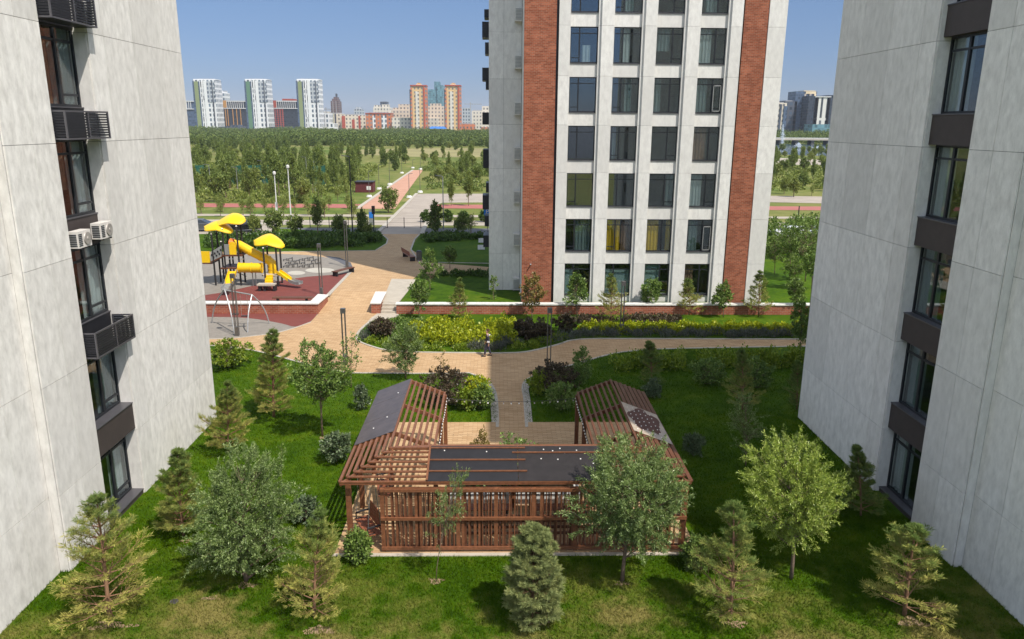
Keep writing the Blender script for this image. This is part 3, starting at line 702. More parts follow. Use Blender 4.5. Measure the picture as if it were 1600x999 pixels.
s = MB()
for k in range(1, 8):
    d = HWD*k/7; s.bar((RX0-d, RY-d, zrf(d)+.03), (RX1+d, RY-d, zrf(d)+.03), .085, .05)
s.build('front_roof_slats', M['wood'], pg)
s = MB()
for k in range(1, 7):
    d = HWD*k/7; s.bar((RX0+d, RY+d, zrf(d)+.03), (RX1-d, RY+d, zrf(d)+.03), .085, .05)
s.build('court_roof_slats', M['wood'], pg)
def sheet_mat(name, col, alpha, rough=.35, cor=0):
    t = NT(name); v = t.pos((1, 1, 1)); n = t.noise(3, None, 4)
    c = t.ramp(n, (.3, tuple(x*.75 for x in col)), (.7, tuple(x*1.25 for x in col)))
    bs = t.bsdf(c, rough, 0, .5); tp = t.n('BsdfTransparent'); m = t.n('MixShader'); m.inputs[0].default_value = alpha
    t.L(tp.outputs[0], m.inputs[1]); t.L(bs, m.inputs[2]); return t.done(m.outputs[0])
M['poly'] = sheet_mat('dark_polycarbonate', (.014, .013, .015), .985, .5)
M['poly2'] = sheet_mat('smoked_polycarbonate', (.022, .018, .018), .86, .5)
M['polyl'] = sheet_mat('weathered_polycarbonate', (.085, .066, .064), .96, .42)
M['polyp'] = sheet_mat('pale_polycarbonate', (.42, .34, .26), .93, .35)
M['polyb'] = sheet_mat('brown_film', (.105, .045, .032), .99, .9)
def slope_sheet(name, x0, x1, mat, d0=0.0, d1=HWD+.03, dz=.068):
    b = MB(); N = 8
    for z in (0,): b.add([(x0, RY-d0, zrf(d0)+dz), (x1, RY-d0, zrf(d0)+dz), (x1, RY-d1, zrf(d1)+dz), (x0, RY-d1, zrf(d1)+dz), (x0, RY-d0, zrf(d0)+dz+.012), (x1, RY-d0, zrf(d0)+dz+.012), (x1, RY-d1, zrf(d1)+dz+.012), (x0, RY-d1, zrf(d1)+dz+.012)], [(0, 1, 2, 3), (7, 6, 5, 4), (0, 4, 5, 1), (1, 5, 6, 2), (2, 6, 7, 3), (3, 7, 4, 0)])
    return b.build(name, M[mat], pg)
slope_sheet('roof_sheet', XI0-.04, .72, 'poly'); slope_sheet('roof_sheet', .735, XI1+.08, 'poly2')
bt = MB()
for d, x0, x1 in ((.10, XI0, .98), (.60, XI0, .98), (1.06, XI0, 1.02), (.30, .55, XI1+.04)):
    bt.bar((x0, RY-d, zrf(d)+.105), (x1, RY-d, zrf(d)+.105), .05, .035)
bt.build('batten', M['wood'], pg)
b = MB(); b.bar((XI0-.02, RY-.02, ZR+.10), (XI0-.02, YF0-.04, ZE+.10), .07, .04); b.build('batten', M['wood'], pg)
b = MB(); b.bar((XI1+.06, RY-.02, ZR+.10), (XI1+.06, YF0-.04, ZE+.10), .09, .04); b.build('batten', M['wood'], pg)
def side_sheet(rx, sg, y0, y1, mat, dz=.068, th=.012):
    d1 = HWD+.04; b = MB()
    v = [(rx+sg*.02, y, zrf(.02)+dz+t_) for t_ in (0, th) for y in (y0, y1)]+[(rx+sg*d1, y, zrf(d1)+dz+t_) for t_ in (0, th) for y in (y0, y1)]
    b.add(v, [(0, 1, 5, 4), (2, 6, 7, 3), (0, 4, 6, 2), (1, 3, 7, 5), (0, 2, 3, 1), (4, 5, 7, 6)]); return b.build('roof_sheet', M[mat], pg)
for y0, y1 in ((24.68, 26.6), (26.62, 28.5), (28.52, YB+.06)): side_sheet(RX0, -1, y0, y1, 'polyl')
side_sheet(RX1, 1, 24.72, 27.55, 'polyp')
rnd = random.Random(5); N = 40; pts = []
for i in range(N):
    a = 2*math.pi*i/N; rr = .86+.16*rnd.random()+.12*math.sin(5*a)
    d = .70+.70*rr*math.cos(a)*.93; y = 26.25+1.2*rr*math.sin(a)+.35*(d-.7)
    d = min(max(d, .03), HWD); y = min(max(y, 24.74), 27.5); pts.append((RX1+d, y, zrf(d)+.088))
b = MB(); b.poly(pts); b.build('torn_film', M['polyb'], pg)
b = MB()
for i in range(7):
    for j in range(5):
        d = .2+.22*j; y = 24.95+.36*i+.1*(j % 2); b.obox((RX1+d, y, zrf(d)+.1), (.035, .035, .02))
b.build('fixing_caps', M['bulb'], pg)
b = MB()
for x, d in ((1.6, .16), (1.9, .22), (2.15, .12), (2.3, .3), (2.7, .2), (1.5, .55), (2.05, .58), (2.8, .56), (3.52, .1), (3.52, .6), (3.2, .75), (-1.7, .2), (-.3, .25)): b.obox((x, RY-d, zrf(d)+.09), (.04, .04, .02))
for y, d in ((26.4, .5), (25.7, .9), (28.9, .4)): b.obox((RX0-d, y, zrf(d)+.09), (.04, .04, .02))
b.build('fixing_caps', M['bulb'], pg)
# slatted screen along the front
fs = thing('slatted_screen', 'tall brown slatted timber screen across the front of the pergola', 'screen', (1.25, 21.85, 0))
FX0, FX1 = -3.62, 6.12
for z in (.10, 1.16, 2.16):
    for y in (21.79, 21.97): b = MB(); b.box(FX0-.06, FX1+.06, y-.035, y+.035, z, z+.10 if y < 21.9 else z+.07); b.build('rail', M['wood'], fs)
for x in (FX0, -1.2, .02, 1.22, 2.6, 3.66, 6.12):
    b = MB(); b.box(x-.065, x+.065, 21.826, 21.934, .02, 2.24); b.build('post', M['wood'], fs)
for y, nm in ((21.855, 'front_slats'), (21.915, 'rear_slats')):
    s = MB(); x = FX0+.1
    while x < FX1-.06:
        wd = rnd.choice((.035, .035, .045, .07, .09)); s.box(x, x+wd, y-.018, y+.018, .13, 2.16); x += wd+rnd.choice((.055, .08, .10, .13, .16))
    s.build(nm, M['wood' if y < 21.9 else 'wood2'], fs)
for z in (.5, .72, .94): b = MB(); b.box(-1.1, 3.6, 22.02, 22.06, z, z+.09); b.build('rear_board', M['wood2'], fs)
# swing benches
def swing_bench(label, c, rz, hang):
    t = thing('swing_bench', label, 'swing bench', (c[0], c[1], c[2]), 'swing benches in the left wing')
    def P(x, y, z): v = Matrix.Rotation(rz, 3, 'Z')@Vector((x, y, z)); return Vector(c)+v
    Mz = Matrix.Rotation(rz, 3, 'Z')
    s = MB()
    for k in range(5): s.obox(P(0, -.2+.1*k, 0), (1.35, .085, .035), M=Mz)
    s.build('seat', M['seatw'], t); s = MB()
    Mb = Mz@Matrix.Rotation(R(-14), 3, 'X')
    for k in range(5): s.obox(P(0, .26+.02*k, .10+.1*k), (1.35, .03, .085), M=Mb)
    s.build('backrest', M['seatw'], t)
    for x in (-.6, .6):
        a = MB(); a.bar(P(x, -.22, .02), P(x, .25, -.03), .05, .05); a.bar(P(x, -.2, .25), P(x, .3, .28), .06, .04); a.bar(P(x, -.2, 0), P(x, -.2, .25), .04, .04); a.build('arm', M['dark'], t)
        for y in (-.2, .28):
            h = MB(); h.tube([P(x, y, .05), P(x*1.04, y*.25, hang)], .012, 5); h.build('chain', M['steel'], t)
swing_bench('brown hanging swing bench at the open front corner of the pergola', (-4.25, 22.6, .50), R(-62), 1.9)
swing_bench('red brown swing bench further inside the left wing of the pergola', (-4.1, 25.3, .52), R(-78), 1.95)
# festoon lights
def festoon(label, pts, n, sag):
    t = thing('string_lights', label, 'string lights', pts[0], 'festoon bulbs on the pergola')
    P = []
    for a, b in zip(pts[:-1], pts[1:]):
        a, b = Vector(a), Vector(b)
        for k in range(12): u = k/12; P.append(a.lerp(b, u)-Vector((0, 0, sag*4*u*(1-u))))
    P.append(Vector(pts[-1])); w = MB(); w.tube(P, .008, 4); w.build('cable', M['dark'], t)
    for k in range(n):
        u = (k+.5)/n*(len(P)-1); i = int(u); p = P[i].lerp(P[min(i+1, len(P)-1)], u-i)
        h = MB(); h.tube([p, p-Vector((0, 0, .05))], .016, 6); hb = h.build('socket', M['dark'], t)
        b = MB(); b.tube([p-Vector((0, 0, .05)), p-Vector((0, 0, .075)), p-Vector((0, 0, .11)), p-Vector((0, 0, .125))], [.016, .03, .026, .008], 8); b.build('bulb', M['bulb' if (n > 17 or k in (5, 8, 9, 14)) else 'fan'], t)  # a few swag bulbs coloured pale as if lit, the rest dull
festoon('string of small bulbs slung across the court between the two pergola wings', [(XI0, YB+.1, 2.12), (XI1, YB+.1, 2.12)], 17, .16)
festoon('string of white bulbs along the inner eave of the left pergola wing', [(XI0+.09, YB+.06, 2.28), (XI0+.09, 27.5, 2.26), (XI0+.1, YF1+.1, 2.26)], 20, .1)
festoon('string of white bulbs along the inner eave of the right pergola wing', [(XI1-.09, YB+.06, 2.28), (XI1-.09, 27.5, 2.26), (XI1-.1, YF1+.1, 2.26)], 20, .1)
pb = thing('planter', 'long low stone planter filled with shrubs inside the pergola court', 'planter', (.66, 27, 0))
b = MB(); b.box(-1.7, 3.1, 24.9, 25.15, .02, .42); b.box(-1.7, 3.1, 28.4, 28.6, .02, .42); b.box(-1.7, -1.5, 25.151, 28.399, .02, .42); b.box(2.9, 3.1, 25.151, 28.399, .02, .42); b.build('kerb_wall', M['cap'], pb)
b = MB(); b.box(-1.499, 2.899, 25.151, 28.399, .03, .36); b.build('soil', M['soil'], pb)
for lb, x0 in (('left slatted bench under the front roof of the pergola', -1.6), ('right slatted bench under the front roof of the pergola', 1.2)):
    t = thing('slatted_bench', lb, 'bench', (x0+1, 23.9, .02)); b = MB()
    for k in range(4): b.box(x0, x0+2.2, 23.7+.12*k, 23.8+.12*k, .43, .47)
    b.build('seat', M['seatw'], t)
    for x in (x0+.15, x0+1.95): b = MB(); b.box(x, x+.08, 23.72, 24.14, .02, .428); b.build('leg', M['dark'], t)

# ------------------------------------------------------------------ lamp posts of four thin rods
def lamp_post(label, base, h, top=1):
    t = thing('lamp_post', label, 'lamp post', base, 'slender rod lamp posts')
    x, y, z = base; b = MB(); b.box(x-.12, x+.12, y-.12, y+.12, z-.05, z+.62); b.build('base', M['grey' if top else 'dark'], t)
    for k, (sx, sy) in enumerate(((-1, -1), (1, -1), (1, 1), (-1, 1))):
        b = MB(); b.tube([(x+sx*.095, y+sy*.095, z+.60), (x+sx*.095, y+sy*.095, z+h-.24)], .024, 6); b.build('rod', M['grey'], t)
    b = MB(); b.box(x-.13, x+.13, y-.13, y+.13, z+h-.28, z+h); b.build('lamp_head', M['grey'], t)
for (px, py, ty, lv, lb) in ((540, 570, 482, 0, 'slender grey lamp post of thin rods standing on the lawn edge at the winding path'), (857, 588, 481, 0, 'slender lamp post of thin dark rods behind the shrubs right of the path'),
        (371, 525, 428, 0, 'slender lamp post standing in front of the A frame swing'), (502.5, 462, 381, 1, 'slender lamp post at the corner of the red playground surface'),
        (542.5, 418, 345, 1, 'slender lamp post beside the low bench at the plaza edge'), (971, 521, 440, 0, 'slender dark lamp post in the yellow hedge below the tower'), (1264, 520, 432, 0, 'slender lamp post close to the corner of the right building')):
    p = G(px, py, ZU if lv else 0); q = W(px, ty, p.y); lamp_post(lb, (p.x, p.y, p.z), q.z-p.z)

# ------------------------------------------------------------------ playground
PT = thing('play_tower', 'large playground tower with yellow leaf roofs and a yellow tube slide', 'play tower', (W(385, 448, 60.5).x, 60.5, ZU))
def post(px, py0, Y, zb=ZU, r=.075, mat='dark'):
    p = W(px, py0, Y); b = MB(); b.tube([(p.x, Y, zb), (p.x, Y, p.z)], r, 8); o = b.build('post', M[mat], PT)
    c = MB(); c.tube([(p.x, Y, p.z+.001), (p.x, Y, p.z+.07)], [r*1.15, r*.6], 8); c.build('post_cap', M['white'], o)
for px, py, Y in ((330, 366, 60.5), (338, 361, 61.9), (347, 358, 60.6), (354, 351, 61.9), (369, 354, 60.5), (376, 351, 61.8), (345, 378, 63.2), (362, 384, 63),
                  (411, 388, 59.6), (417, 386, 61.3), (430.5, 384, 60.1), (437, 384, 61.5)): post(px, py, Y)
def leaf_roof(px, py, Y, w, h, flip, tilt):
    c = W(px, py, Y); b = MB(); N = 14
    def f(u, v):
        s = (v-.5)*2; t = u*2-1
        half = .78*math.sqrt(max(0, 1-((t+.25)/1.25)**2)) if t > -.25 else .78*math.sqrt(max(0, 1-((t+.25)/.75)**2))
        x = t*w/2*flip; y = s*half*w*.42; z = -.20*h*(s*s)-h*.35*max(0, t)*1.2+.22*h*math.cos(t*2.2)
        return (c.x+x, Y+y*.9, c.z+z+y*tilt)
    b.grid(f, 16, 12); n = len(b.v); b.add([(x, y, z-.05) for x, y, z in b.v], []); g = len(b.f)
    b.f += [tuple(i+n for i in f_[::-1]) for f_ in b.f[:g]]
    b.build('leaf_roof', M['yellow'], PT, smooth=True)
leaf_roof(341, 352, 61.0, 2.3, .7, 1, .40); leaf_roof(360, 341, 61.2, 2.4, .65, -1, .42); leaf_roof(420, 374, 60.4, 2.45, .75, 1, .42)
pth = [W(362, 381, 61.2), W(374, 383, 61.2), W(392, 393, 61.0), W(408, 401, 60.9), W(419, 406, 60.9), W(425.5, 412, 60.9), W(426.5, 420, 60.9), W(426, 431, 60.9)]
b = MB(); b.tube([pth[0]+(pth[i]-pth[0]) for i in range(len(pth))], .36, 14, False); b.tube(pth, .33, 14, False); b.build('tube_slide', M['yellow'], PT, smooth=True)
for i in (2, 3, 4, 6):
    d = (pth[i+1]-pth[i-1]).normalized()*.03; b = MB(); b.tube([pth[i]-d, pth[i]+d], .39, 14); b.build('slide_flange', M['yellow'], PT)
b = MB(); p = pth[0]; b.tube([p-Vector((.12, 0, 0)), p+Vector((.25, 0, -.04))], [.46, .40], 14); b.build('slide_mouth', M['orange'], PT)
p, q = W(374, 418.5, 60.3), W(409, 419, 60.2); b = MB(); b.tube([p, q], .40, 16, False); b.tube([p, q], .37, 16, False); b.build('crawl_tunnel', M['yellow'], PT, smooth=True)
for u in (0, .55, 1): c = p.lerp(q, u); b = MB(); b.tube([c-Vector((.03, 0, 0)), c+Vector((.03, 0, 0))], .435, 16); b.build('tunnel_ring', M['yellow'], PT)
for px in (394, 399): c = W(px, 424, 60.2); b = MB(); b.tube([(c.x, 60.2, ZU), (c.x, 60.2, c.z+.02)], .04, 6); b.build('tunnel_leg', M['steel'], PT)
def panel(name, x0, y0, x1, y1, Y, mat, arch=False, dy=0):
    p, q = W(x0, y1, Y), W(x1, y0, Y); b = MB(); o = [(p.x, p.z), (q.x, p.z), (q.x, q.z), (p.x, q.z)]
    if arch: o = [(p.x, p.z), (q.x, p.z)]+[((p.x+q.x)/2+(q.x-p.x)/2*math.cos(a*.3927), q.z-.35+.35*math.sin(a*.3927)) for a in range(9)]
    n = len(o); b.add([(x, Y-.04, z) for x, z in o]+[(x, Y+.04+dy, z) for x, z in o], [tuple(range(n)), tuple(range(n, 2*n))[::-1]]+[(i, i+n, (i+1) % n+n, (i+1) % n) for i in range(n)])
    return b.build(name, M[mat], PT)
panel('yellow_panel', 359, 378, 368, 398, 60.55, 'yellow', True); panel('yellow_panel', 371.5, 380, 376.5, 398, 61.7, 'yellow', True)
panel('yellow_panel', 316, 393, 327, 410.5, 60.55, 'yellow'); panel('grey_panel', 350.5, 382, 358.5, 398, 60.6, 'ltmetal')
p, q, r_, s_ = W(329, 394, 60.45), W(346, 384, 60.45), W(346, 401, 60.45), W(329, 409, 60.45)
b = MB(); b.add([p, q, r_, s_]+[v+Vector((0, .08, 0)) for v in (p, q, r_, s_)], [(0, 3, 2, 1), (4, 5, 6, 7), (0, 1, 5, 4), (1, 2, 6, 5), (2, 3, 7, 6), (3, 0, 4, 7)]); gp = b.build('grey_panel', M['ltmetal'], PT)
b = MB()
for k in range(7):
    c = p.lerp(q, (k+.7)/7.5)+Vector((0, -.012, -.30-.25*(k % 2))); b.obox(c, (.12, .02, .16))
b.build('panel_holes', M['dark'], gp)
b = MB(); b.add([s_, r_, r_+Vector((.1, 1.2, 0)), s_+Vector((.1, 1.2, 0)), s_-Vector((0, 0, .1)), r_-Vector((0, 0, .1)), r_+Vector((.1, 1.2, -.1)), s_+Vector((.1, 1.2, -.1))], [(0, 1, 2, 3), (7, 6, 5, 4), (0, 4, 5, 1), (1, 5, 6, 2), (2, 6, 7, 3), (3, 7, 4, 0)]); b.build('ramp', M['wood2'], PT)
for x0, x1, py, Y0, Y1 in ((346, 377, 399, 60.5, 61.9), (316, 331, 411, 60.5, 61.9), (409, 437, 430, 60, 61.5), (344, 372, 419, 60.5, 62.5)):
    p, q = W(x0, py, Y0), W(x1, py, Y0); b = MB(); b.box(p.x, q.x, Y0, Y1, p.z-.1, p.z); b.build('platform', M['wood2' if py < 425 else 'stone'], PT)
for k in range(4):
    p, q = W(414.5, 430+4.2*k, 59.9-.28*k), W(426, 430+4.2*k, 59.9-.28*k); b = MB(); b.box(p.x, q.x, 59.75-.28*k, 60.05-.28*k, max(ZU+.01, p.z-.22), p.z); b.build('step', M['yellow'], PT)
p, q = W(403.5, 445, 58.6), W(431, 445, 58.6); b = MB(); b.box(p.x, q.x, 58.2, 58.85, p.z-.03, p.z+.10); b.build('step_deck', M['stone'], PT)
for px in (406, 414, 429): c = W(px, 445, 58.5); b = MB(); b.box(c.x-.1, c.x+.1, 58.3, 58.8, ZU, c.z-.032); b.build('deck_foot', M['dark'], PT)
def chute(pts, w, mat, name='chute'):
    b = MB(); n = len(pts); vs = []
    for i, p in enumerate(pts):
        d = (pts[min(i+1, n-1)]-pts[max(i-1, 0)]); d.z = 0; d.normalize(); s = Vector((-d.y, d.x, 0))*w/2
        vs += [p+s+Vector((0, 0, .2)), p+s*.95, p-s*.95, p-s+Vector((0, 0, .2)), p-s*1.12+Vector((0, 0, .2)), p-s*1.12-Vector((0, 0, .06)), p+s*1.12-Vector((0, 0, .06)), p+s*1.12+Vector((0, 0, .2))]
    fs = [(i*8+k, i*8+(k+1) % 8, i*8+8+(k+1) % 8, i*8+8+k) for i in range(n-1) for k in range(8)]
    fs += [tuple(range(8)), tuple(range((n-1)*8, n*8))[::-1]]
    b.add(vs, fs); return b.build(name, M[mat], PT)
chute([W(434, 425, 60.3), W(442, 430, 60.1), W(453, 438, 59.9)], .5, 'yellow'); chute([W(453, 438, 59.9), W(459, 441.5, 59.75), W(466, 443.5, 59.6), W(470, 443.5, 59.5)], .5, 'ltmetal', 'chute_end')
chute([W(364, 424, 60.0), W(361, 433, 59.0), W(358, 443, 57.9)], .55, 'yellow'); chute([W(358, 443, 57.9), W(355, 449, 57.3), W(352, 452.5, 56.6)], .55, 'ltmetal', 'chute_end')
for px in (362, 377, 411, 440):                                # rails of the small platforms
    p, q = W(px-6, 405 if px < 400 else 420, 60.5), W(px+4, 405 if px < 400 else 420, 60.5); b = MB(); b.tube([p, q], .03, 6); b.build('rail', M['steel'], PT)
for px, Y in ((347, 60.7), (354, 62), (369, 60.6)):
    p, q = W(px, 425, Y), W(px+16, 432, Y); b = MB(); b.tube([p, q], .03, 6); b.build('rail', M['dark'], PT)
# A frame swing
M['steelw'] = plain('brushed_steel', (.40, .40, .40), .4, .3)
sw = thing('swing_set', 'white bowed A frame swing with hanging seats below the playground wall', 'swing set', (W(375, 510, 50.5).x, 50.5, 0))
def arc(p, q, bow):
    p, q = Vector(p), Vector(q); return [p.lerp(q, k/8)+bow*math.sin(math.pi*k/8) for k in range(9)]
ap = []
for ax, ay, f1, f2 in ((351, 453, (331, 505), (366, 520)), (393.6, 461, (387, 520), (421, 506))):
    a, b0 = GR(*f1), GR(*f2); a.z = b0.z = 0.; top_ = W(ax, ay, (a.y+b0.y)/2); ap.append(top_)
    for e in (a, b0):
        out = Vector((e.x-top_.x, e.y-top_.y, 0))*.16+Vector((0, 0, .12)); b = MB(); b.tube(arc(e, top_, out), .045, 8); b.build('leg', M['steelw'], sw)
b = MB(); b.tube([ap[0]-Vector((.2, 0, -.02)), ap[1]], .05, 8); b.build('beam', M['ltmetal'], sw)
for u in (.3, .68):
    c = ap[0].lerp(ap[1], u)
    for dx in (-.22, .22): b = MB(); b.tube([c+Vector((dx, 0, 0)), c+Vector((dx, 0, -1.55))], .012, 5); b.build('chain', M['steel'], sw)
    b = MB(); b.obox(c+Vector((0, 0, -1.57)), (.5, .2, .05)); b.build('seat', M['dark'], sw)
# climbing frame of hexagons
cn = thing('climbing_frame', 'low climbing frame of small grey hexagons on the grey playground surface', 'climbing frame', (W(468, 418, 66).x, 66, ZU))
for i in range(7):
    for j in range(3):
        if (i*5+j*3) % 7 == 2: continue
        c = G(446+8.2*i+3*(j % 2), 418.5-5.2*j, ZU); h = .16+.10*((i*7+j*3) % 3)
        P_ = [c+Vector((.17*math.cos(k*1.0472), .26*math.sin(k*1.0472), h)) for k in range(7)]
        b = MB(); b.tube(P_, .028, 6); hx = b.build('hexagon', M['grey'], cn)
        b = MB(); b.tube([P_[0]-Vector((0, 0, h)), P_[0]+Vector((0, 0, .12))], .05, 6); b.build('post', M['grey'], hx)
        b = MB(); b.tube([P_[3]-Vector((0, 0, h)), P_[3]], .05, 6); b.build('post', M['grey'], hx)
def park_bench(label, c, rz, L_, back=True, mat='seatw'):
    t = thing('park_bench', label, 'bench', c); Mz = Matrix.Rotation(rz, 3, 'Z'); P = lambda x, y, z: Vector(c)+Mz@Vector((x, y, z))
    s = MB()
    for k in range(4): s.obox(P(0, -.2+.135*k, .45), (L_, .115, .05), M=Mz)
    s.build('seat', M[mat], t)
    for x in (-L_/2+.2, L_/2-.2): s = MB(); s.obox(P(x, 0, .21), (.12, .5, .415), M=Mz); s.build('leg', M['dark'], t)
    if back:
        s = MB()
        for k in range(3): s.obox(P(0, .3+.03*k, .62+.15*k), (L_, .04, .125), M=Mz)
        s.build('backrest', M[mat], t)
    return t
p = G(537, 429, ZU); park_bench('low backless dark brown bench on the edge of the red playground surface', (p.x, p.y, ZU), R(62), 2.6, False, 'wood2')
p = G(639, 405, ZU); park_bench('brown timber bench with a backrest in the shaded plaza', (p.x, p.y, ZU), R(112), 3.0)
p = G(655, 407, ZU); tb = thing('litter_bin', 'grey cylindrical litter bin beside the shaded plaza bench', 'bin', (p.x, p.y, ZU))
b = MB(); b.tube([p, p+Vector((0, 0, .85))], .27, 16); b.build('drum', M['grey'], tb); b = MB(); b.tube([p+Vector((0, 0, .852)), p+Vector((0, 0, .95))], [.29, .22], 16); b.build('lid', M['dark'], tb)
# white panels on the tower lawn
for px, py, lb in ((753, 377, 'upper small white board leaning on the shaded lawn by the tower corner'), (752, 388, 'lower small white board leaning on the shaded lawn by the tower corner')):
    p = G(px, py+3, ZU); t = thing('white_board', lb, 'board', (p.x, p.y, ZU)); b = MB(); b.obox(p+Vector((0, 0, .3)), (.75, .05, .5), M=Matrix.Rotation(R(-25), 3, 'X')); b.build('panel', M['cap'], t)
    b = MB(); b.box(p.x-.03, p.x+.03, p.y+.05, p.y+.11, ZU, ZU+.35); b.build('stake', M['grey'], t)

# ------------------------------------------------------------------ person on the path
pp = GR(762, 557); PS = 1.0
per = None
def skin_obj(name, mat, nodes, edges, root, parent=None, sub=1):
    me = bpy.data.meshes.new(name); base = ORI[parent.name] if parent is not None else pp
    me.from_pydata([tuple(Vector(n[:3])) for n in nodes], edges, [])
    bm = bmesh.new(); bm.from_mesh(me); bm.verts.layers.skin.verify(); bm.to_mesh(me); bm.free()
    for i, n in enumerate(nodes):
        sv = me.skin_vertices[0].data[i]; sv.radius = (n[3], n[4] if len(n) > 4 else n[3]); sv.use_root = (i == root)
    o = bpy.data.objects.new(name, me); COL.objects.link(o); me.materials.append(mat)
    m = o.modifiers.new('skin', 'SKIN'); m.use_smooth_shade = True; s = o.modifiers.new('sub', 'SUBSURF'); s.levels = s.render_levels = sub
    if parent is not None: o.parent = parent
    else: o.location = pp; ORI[o.name] = Vector(pp)
    return o
M['skin'] = plain('skin', (.50, .30, .21), .5, var=.05); M['hair'] = plain('brown_hair', (.10, .05, .028), .6)
M['jacket'] = plain('dark_top', (.028, .03, .042), .8); M['trous'] = plain('dark_trousers', (.035, .035, .055), .8); M['whitec'] = plain('white_cloth', (.66, .64, .64), .8, var=.05)
# facing left along the path (-x), mid stride; pelvis is the root
nd = [(0, 0, .86, .115, .13), (0, 0, 1.0, .10, .135), (.0, 0, 1.16, .105, .15), (0, 0, 1.33, .085, .14), (-.01, 0, 1.41, .05), (-.025, 0, 1.47, .055), (-.035, 0, 1.55, .075, .085), (-.03, 0, 1.64, .07, .075)]
ed = [(i, i+1) for i in range(7)]
def chain(start, pts):
    i0 = start
    for p in pts: nd.append(p); ed.append((i0, len(nd)-1)); i0 = len(nd)-1
    return i0
for sy, fx in ((-1, -.20), (1, .16)):                       # legs
    chain(0, [(0, sy*.09, .80, .085), (fx*.55-.02, sy*.095, .46, .06), (fx+.02, sy*.10, .10, .042), (fx-.0, sy*.10, .045, .04), (fx-.14, sy*.105, .03, .032)])
hands = []
for sy, fx in ((-1, .10), (1, -.12)):                       # arms with five fingers each
    e = chain(3, [(0, sy*.19, 1.32, .055), (fx*.5+.02, sy*.235, 1.06, .042), (fx-.03, sy*.235, .84, .03), (fx-.04, sy*.235, .775, .036, .018)])
    for k, (dx, L_) in enumerate(((-.030, .062), (-.010, .075), (.010, .070), (.028, .055))):
        chain(e, [(fx-.04+dx, sy*.235, .745, .0085), (fx-.045+dx, sy*.23, .745-L_*.6, .008), (fx-.05+dx, sy*.222, .745-L_, .006)])
    chain(e, [(fx-.075, sy*.225, .775, .009), (fx-.092, sy*.218, .745, .007)])
per = skin_obj('person', M['skin'], nd, ed, 0, None, 1)
tag(per, 'person in dark clothes with a white shoulder walking along the sunny path', 'person')
skin_obj('hair', M['hair'], [(-.01, 0, 1.60, .082, .092), (.0, 0, 1.675, .075, .08), (.045, 0, 1.56, .05, .07)], [(0, 1), (0, 2)], 0, per)
b = MB(); b.tube([Vector((-.115, 0, 1.575)), Vector((-.145, 0, 1.55))], [.012, .016], 6); b.v = [tuple(Vector(v)+pp) for v in b.v]; b.build('nose', M['skin'], per)
for sy in (-1, 1):
    b = MB(); b.tube([Vector((-.098, sy*.032, 1.585)), Vector((-.112, sy*.032, 1.585))], [.011, .008], 6); b.v = [tuple(Vector(v)+pp) for v in b.v]; b.build('eye', M['dark'], per)
nd, ed = [(0, 0, .88, .135, .155), (0, 0, 1.02, .125, .16), (0, 0, 1.18, .13, .175), (0, 0, 1.33, .105, .16), (0, 0, 1.39, .07, .09)], [(0, 1), (1, 2), (2, 3), (3, 4)]
for sy, fx in ((-1, .10), (1, -.12)): chain(3, [(0, sy*.19, 1.325, .078), (fx*.5+.02, sy*.235, 1.06, .062), (fx-.02, sy*.235, .88, .048)])
skin_obj('jacket', M['jacket'], nd, ed, 0, per)
nd, ed = [(.03, 0, 1.36, .105, .17), (.05, 0, 1.27, .10, .165)], [(0, 1)]; skin_obj('white_yoke', M['whitec'], nd, ed, 0, per)
nd, ed = [(0, 0, .90, .128, .145)], []
for sy, fx in ((-1, -.20), (1, .16)): chain(0, [(0, sy*.09, .79, .108), (fx*.55-.02, sy*.095, .46, .082), (fx+.02, sy*.10, .12, .066)])
skin_obj('trousers', M['trous'], nd, ed, 0, per)
for sy, fx in ((-1, -.20), (1, .16)): 
    b = MB(); b.obox(Vector((fx-.05, sy*.10, .045))+pp, (.27, .1, .08)); b.build('shoe', M['dark'], per)
b = MB(); b.obox(Vector((.05, -.27, .98))+pp, (.14, .06, .10)); b.build('bag', M['whitec'], per)
# ------------------------------------------------------------------ leaves, twigs and needles
def unit(a): return a/np.maximum(np.linalg.norm(a, axis=1, keepdims=True), 1e-6)
def leaf_quads(P, D, rng, L, Wd, flat=.5):
    n = len(P); N = unit(rng.normal(size=(n, 3))+np.array([0, 0, flat])); S = unit(np.cross(D, N)); N2 = np.cross(S, D)
    L = (np.asarray(L)*np.ones(n))[:, None]; Wd = (np.asarray(Wd)*np.ones(n))[:, None]
    m = P+D*L*.5+N2*L*.08
    V = np.stack([P, m+S*Wd*.5, P+D*L, m-S*Wd*.5], 1).reshape(-1, 3)
    return V, np.arange(n*4, dtype=np.int32).reshape(-1, 4)
def lobes(rng, k=5):
    A = rng.normal(size=(k, 3)); ph = rng.uniform(0, 6.28, k); fr = rng.uniform(1.5, 3.2, k)
    return lambda d: 1+.11*sum(np.sin(fr[i]*(d@unit(A[i:i+1])[0])*2+ph[i]) for i in range(k))
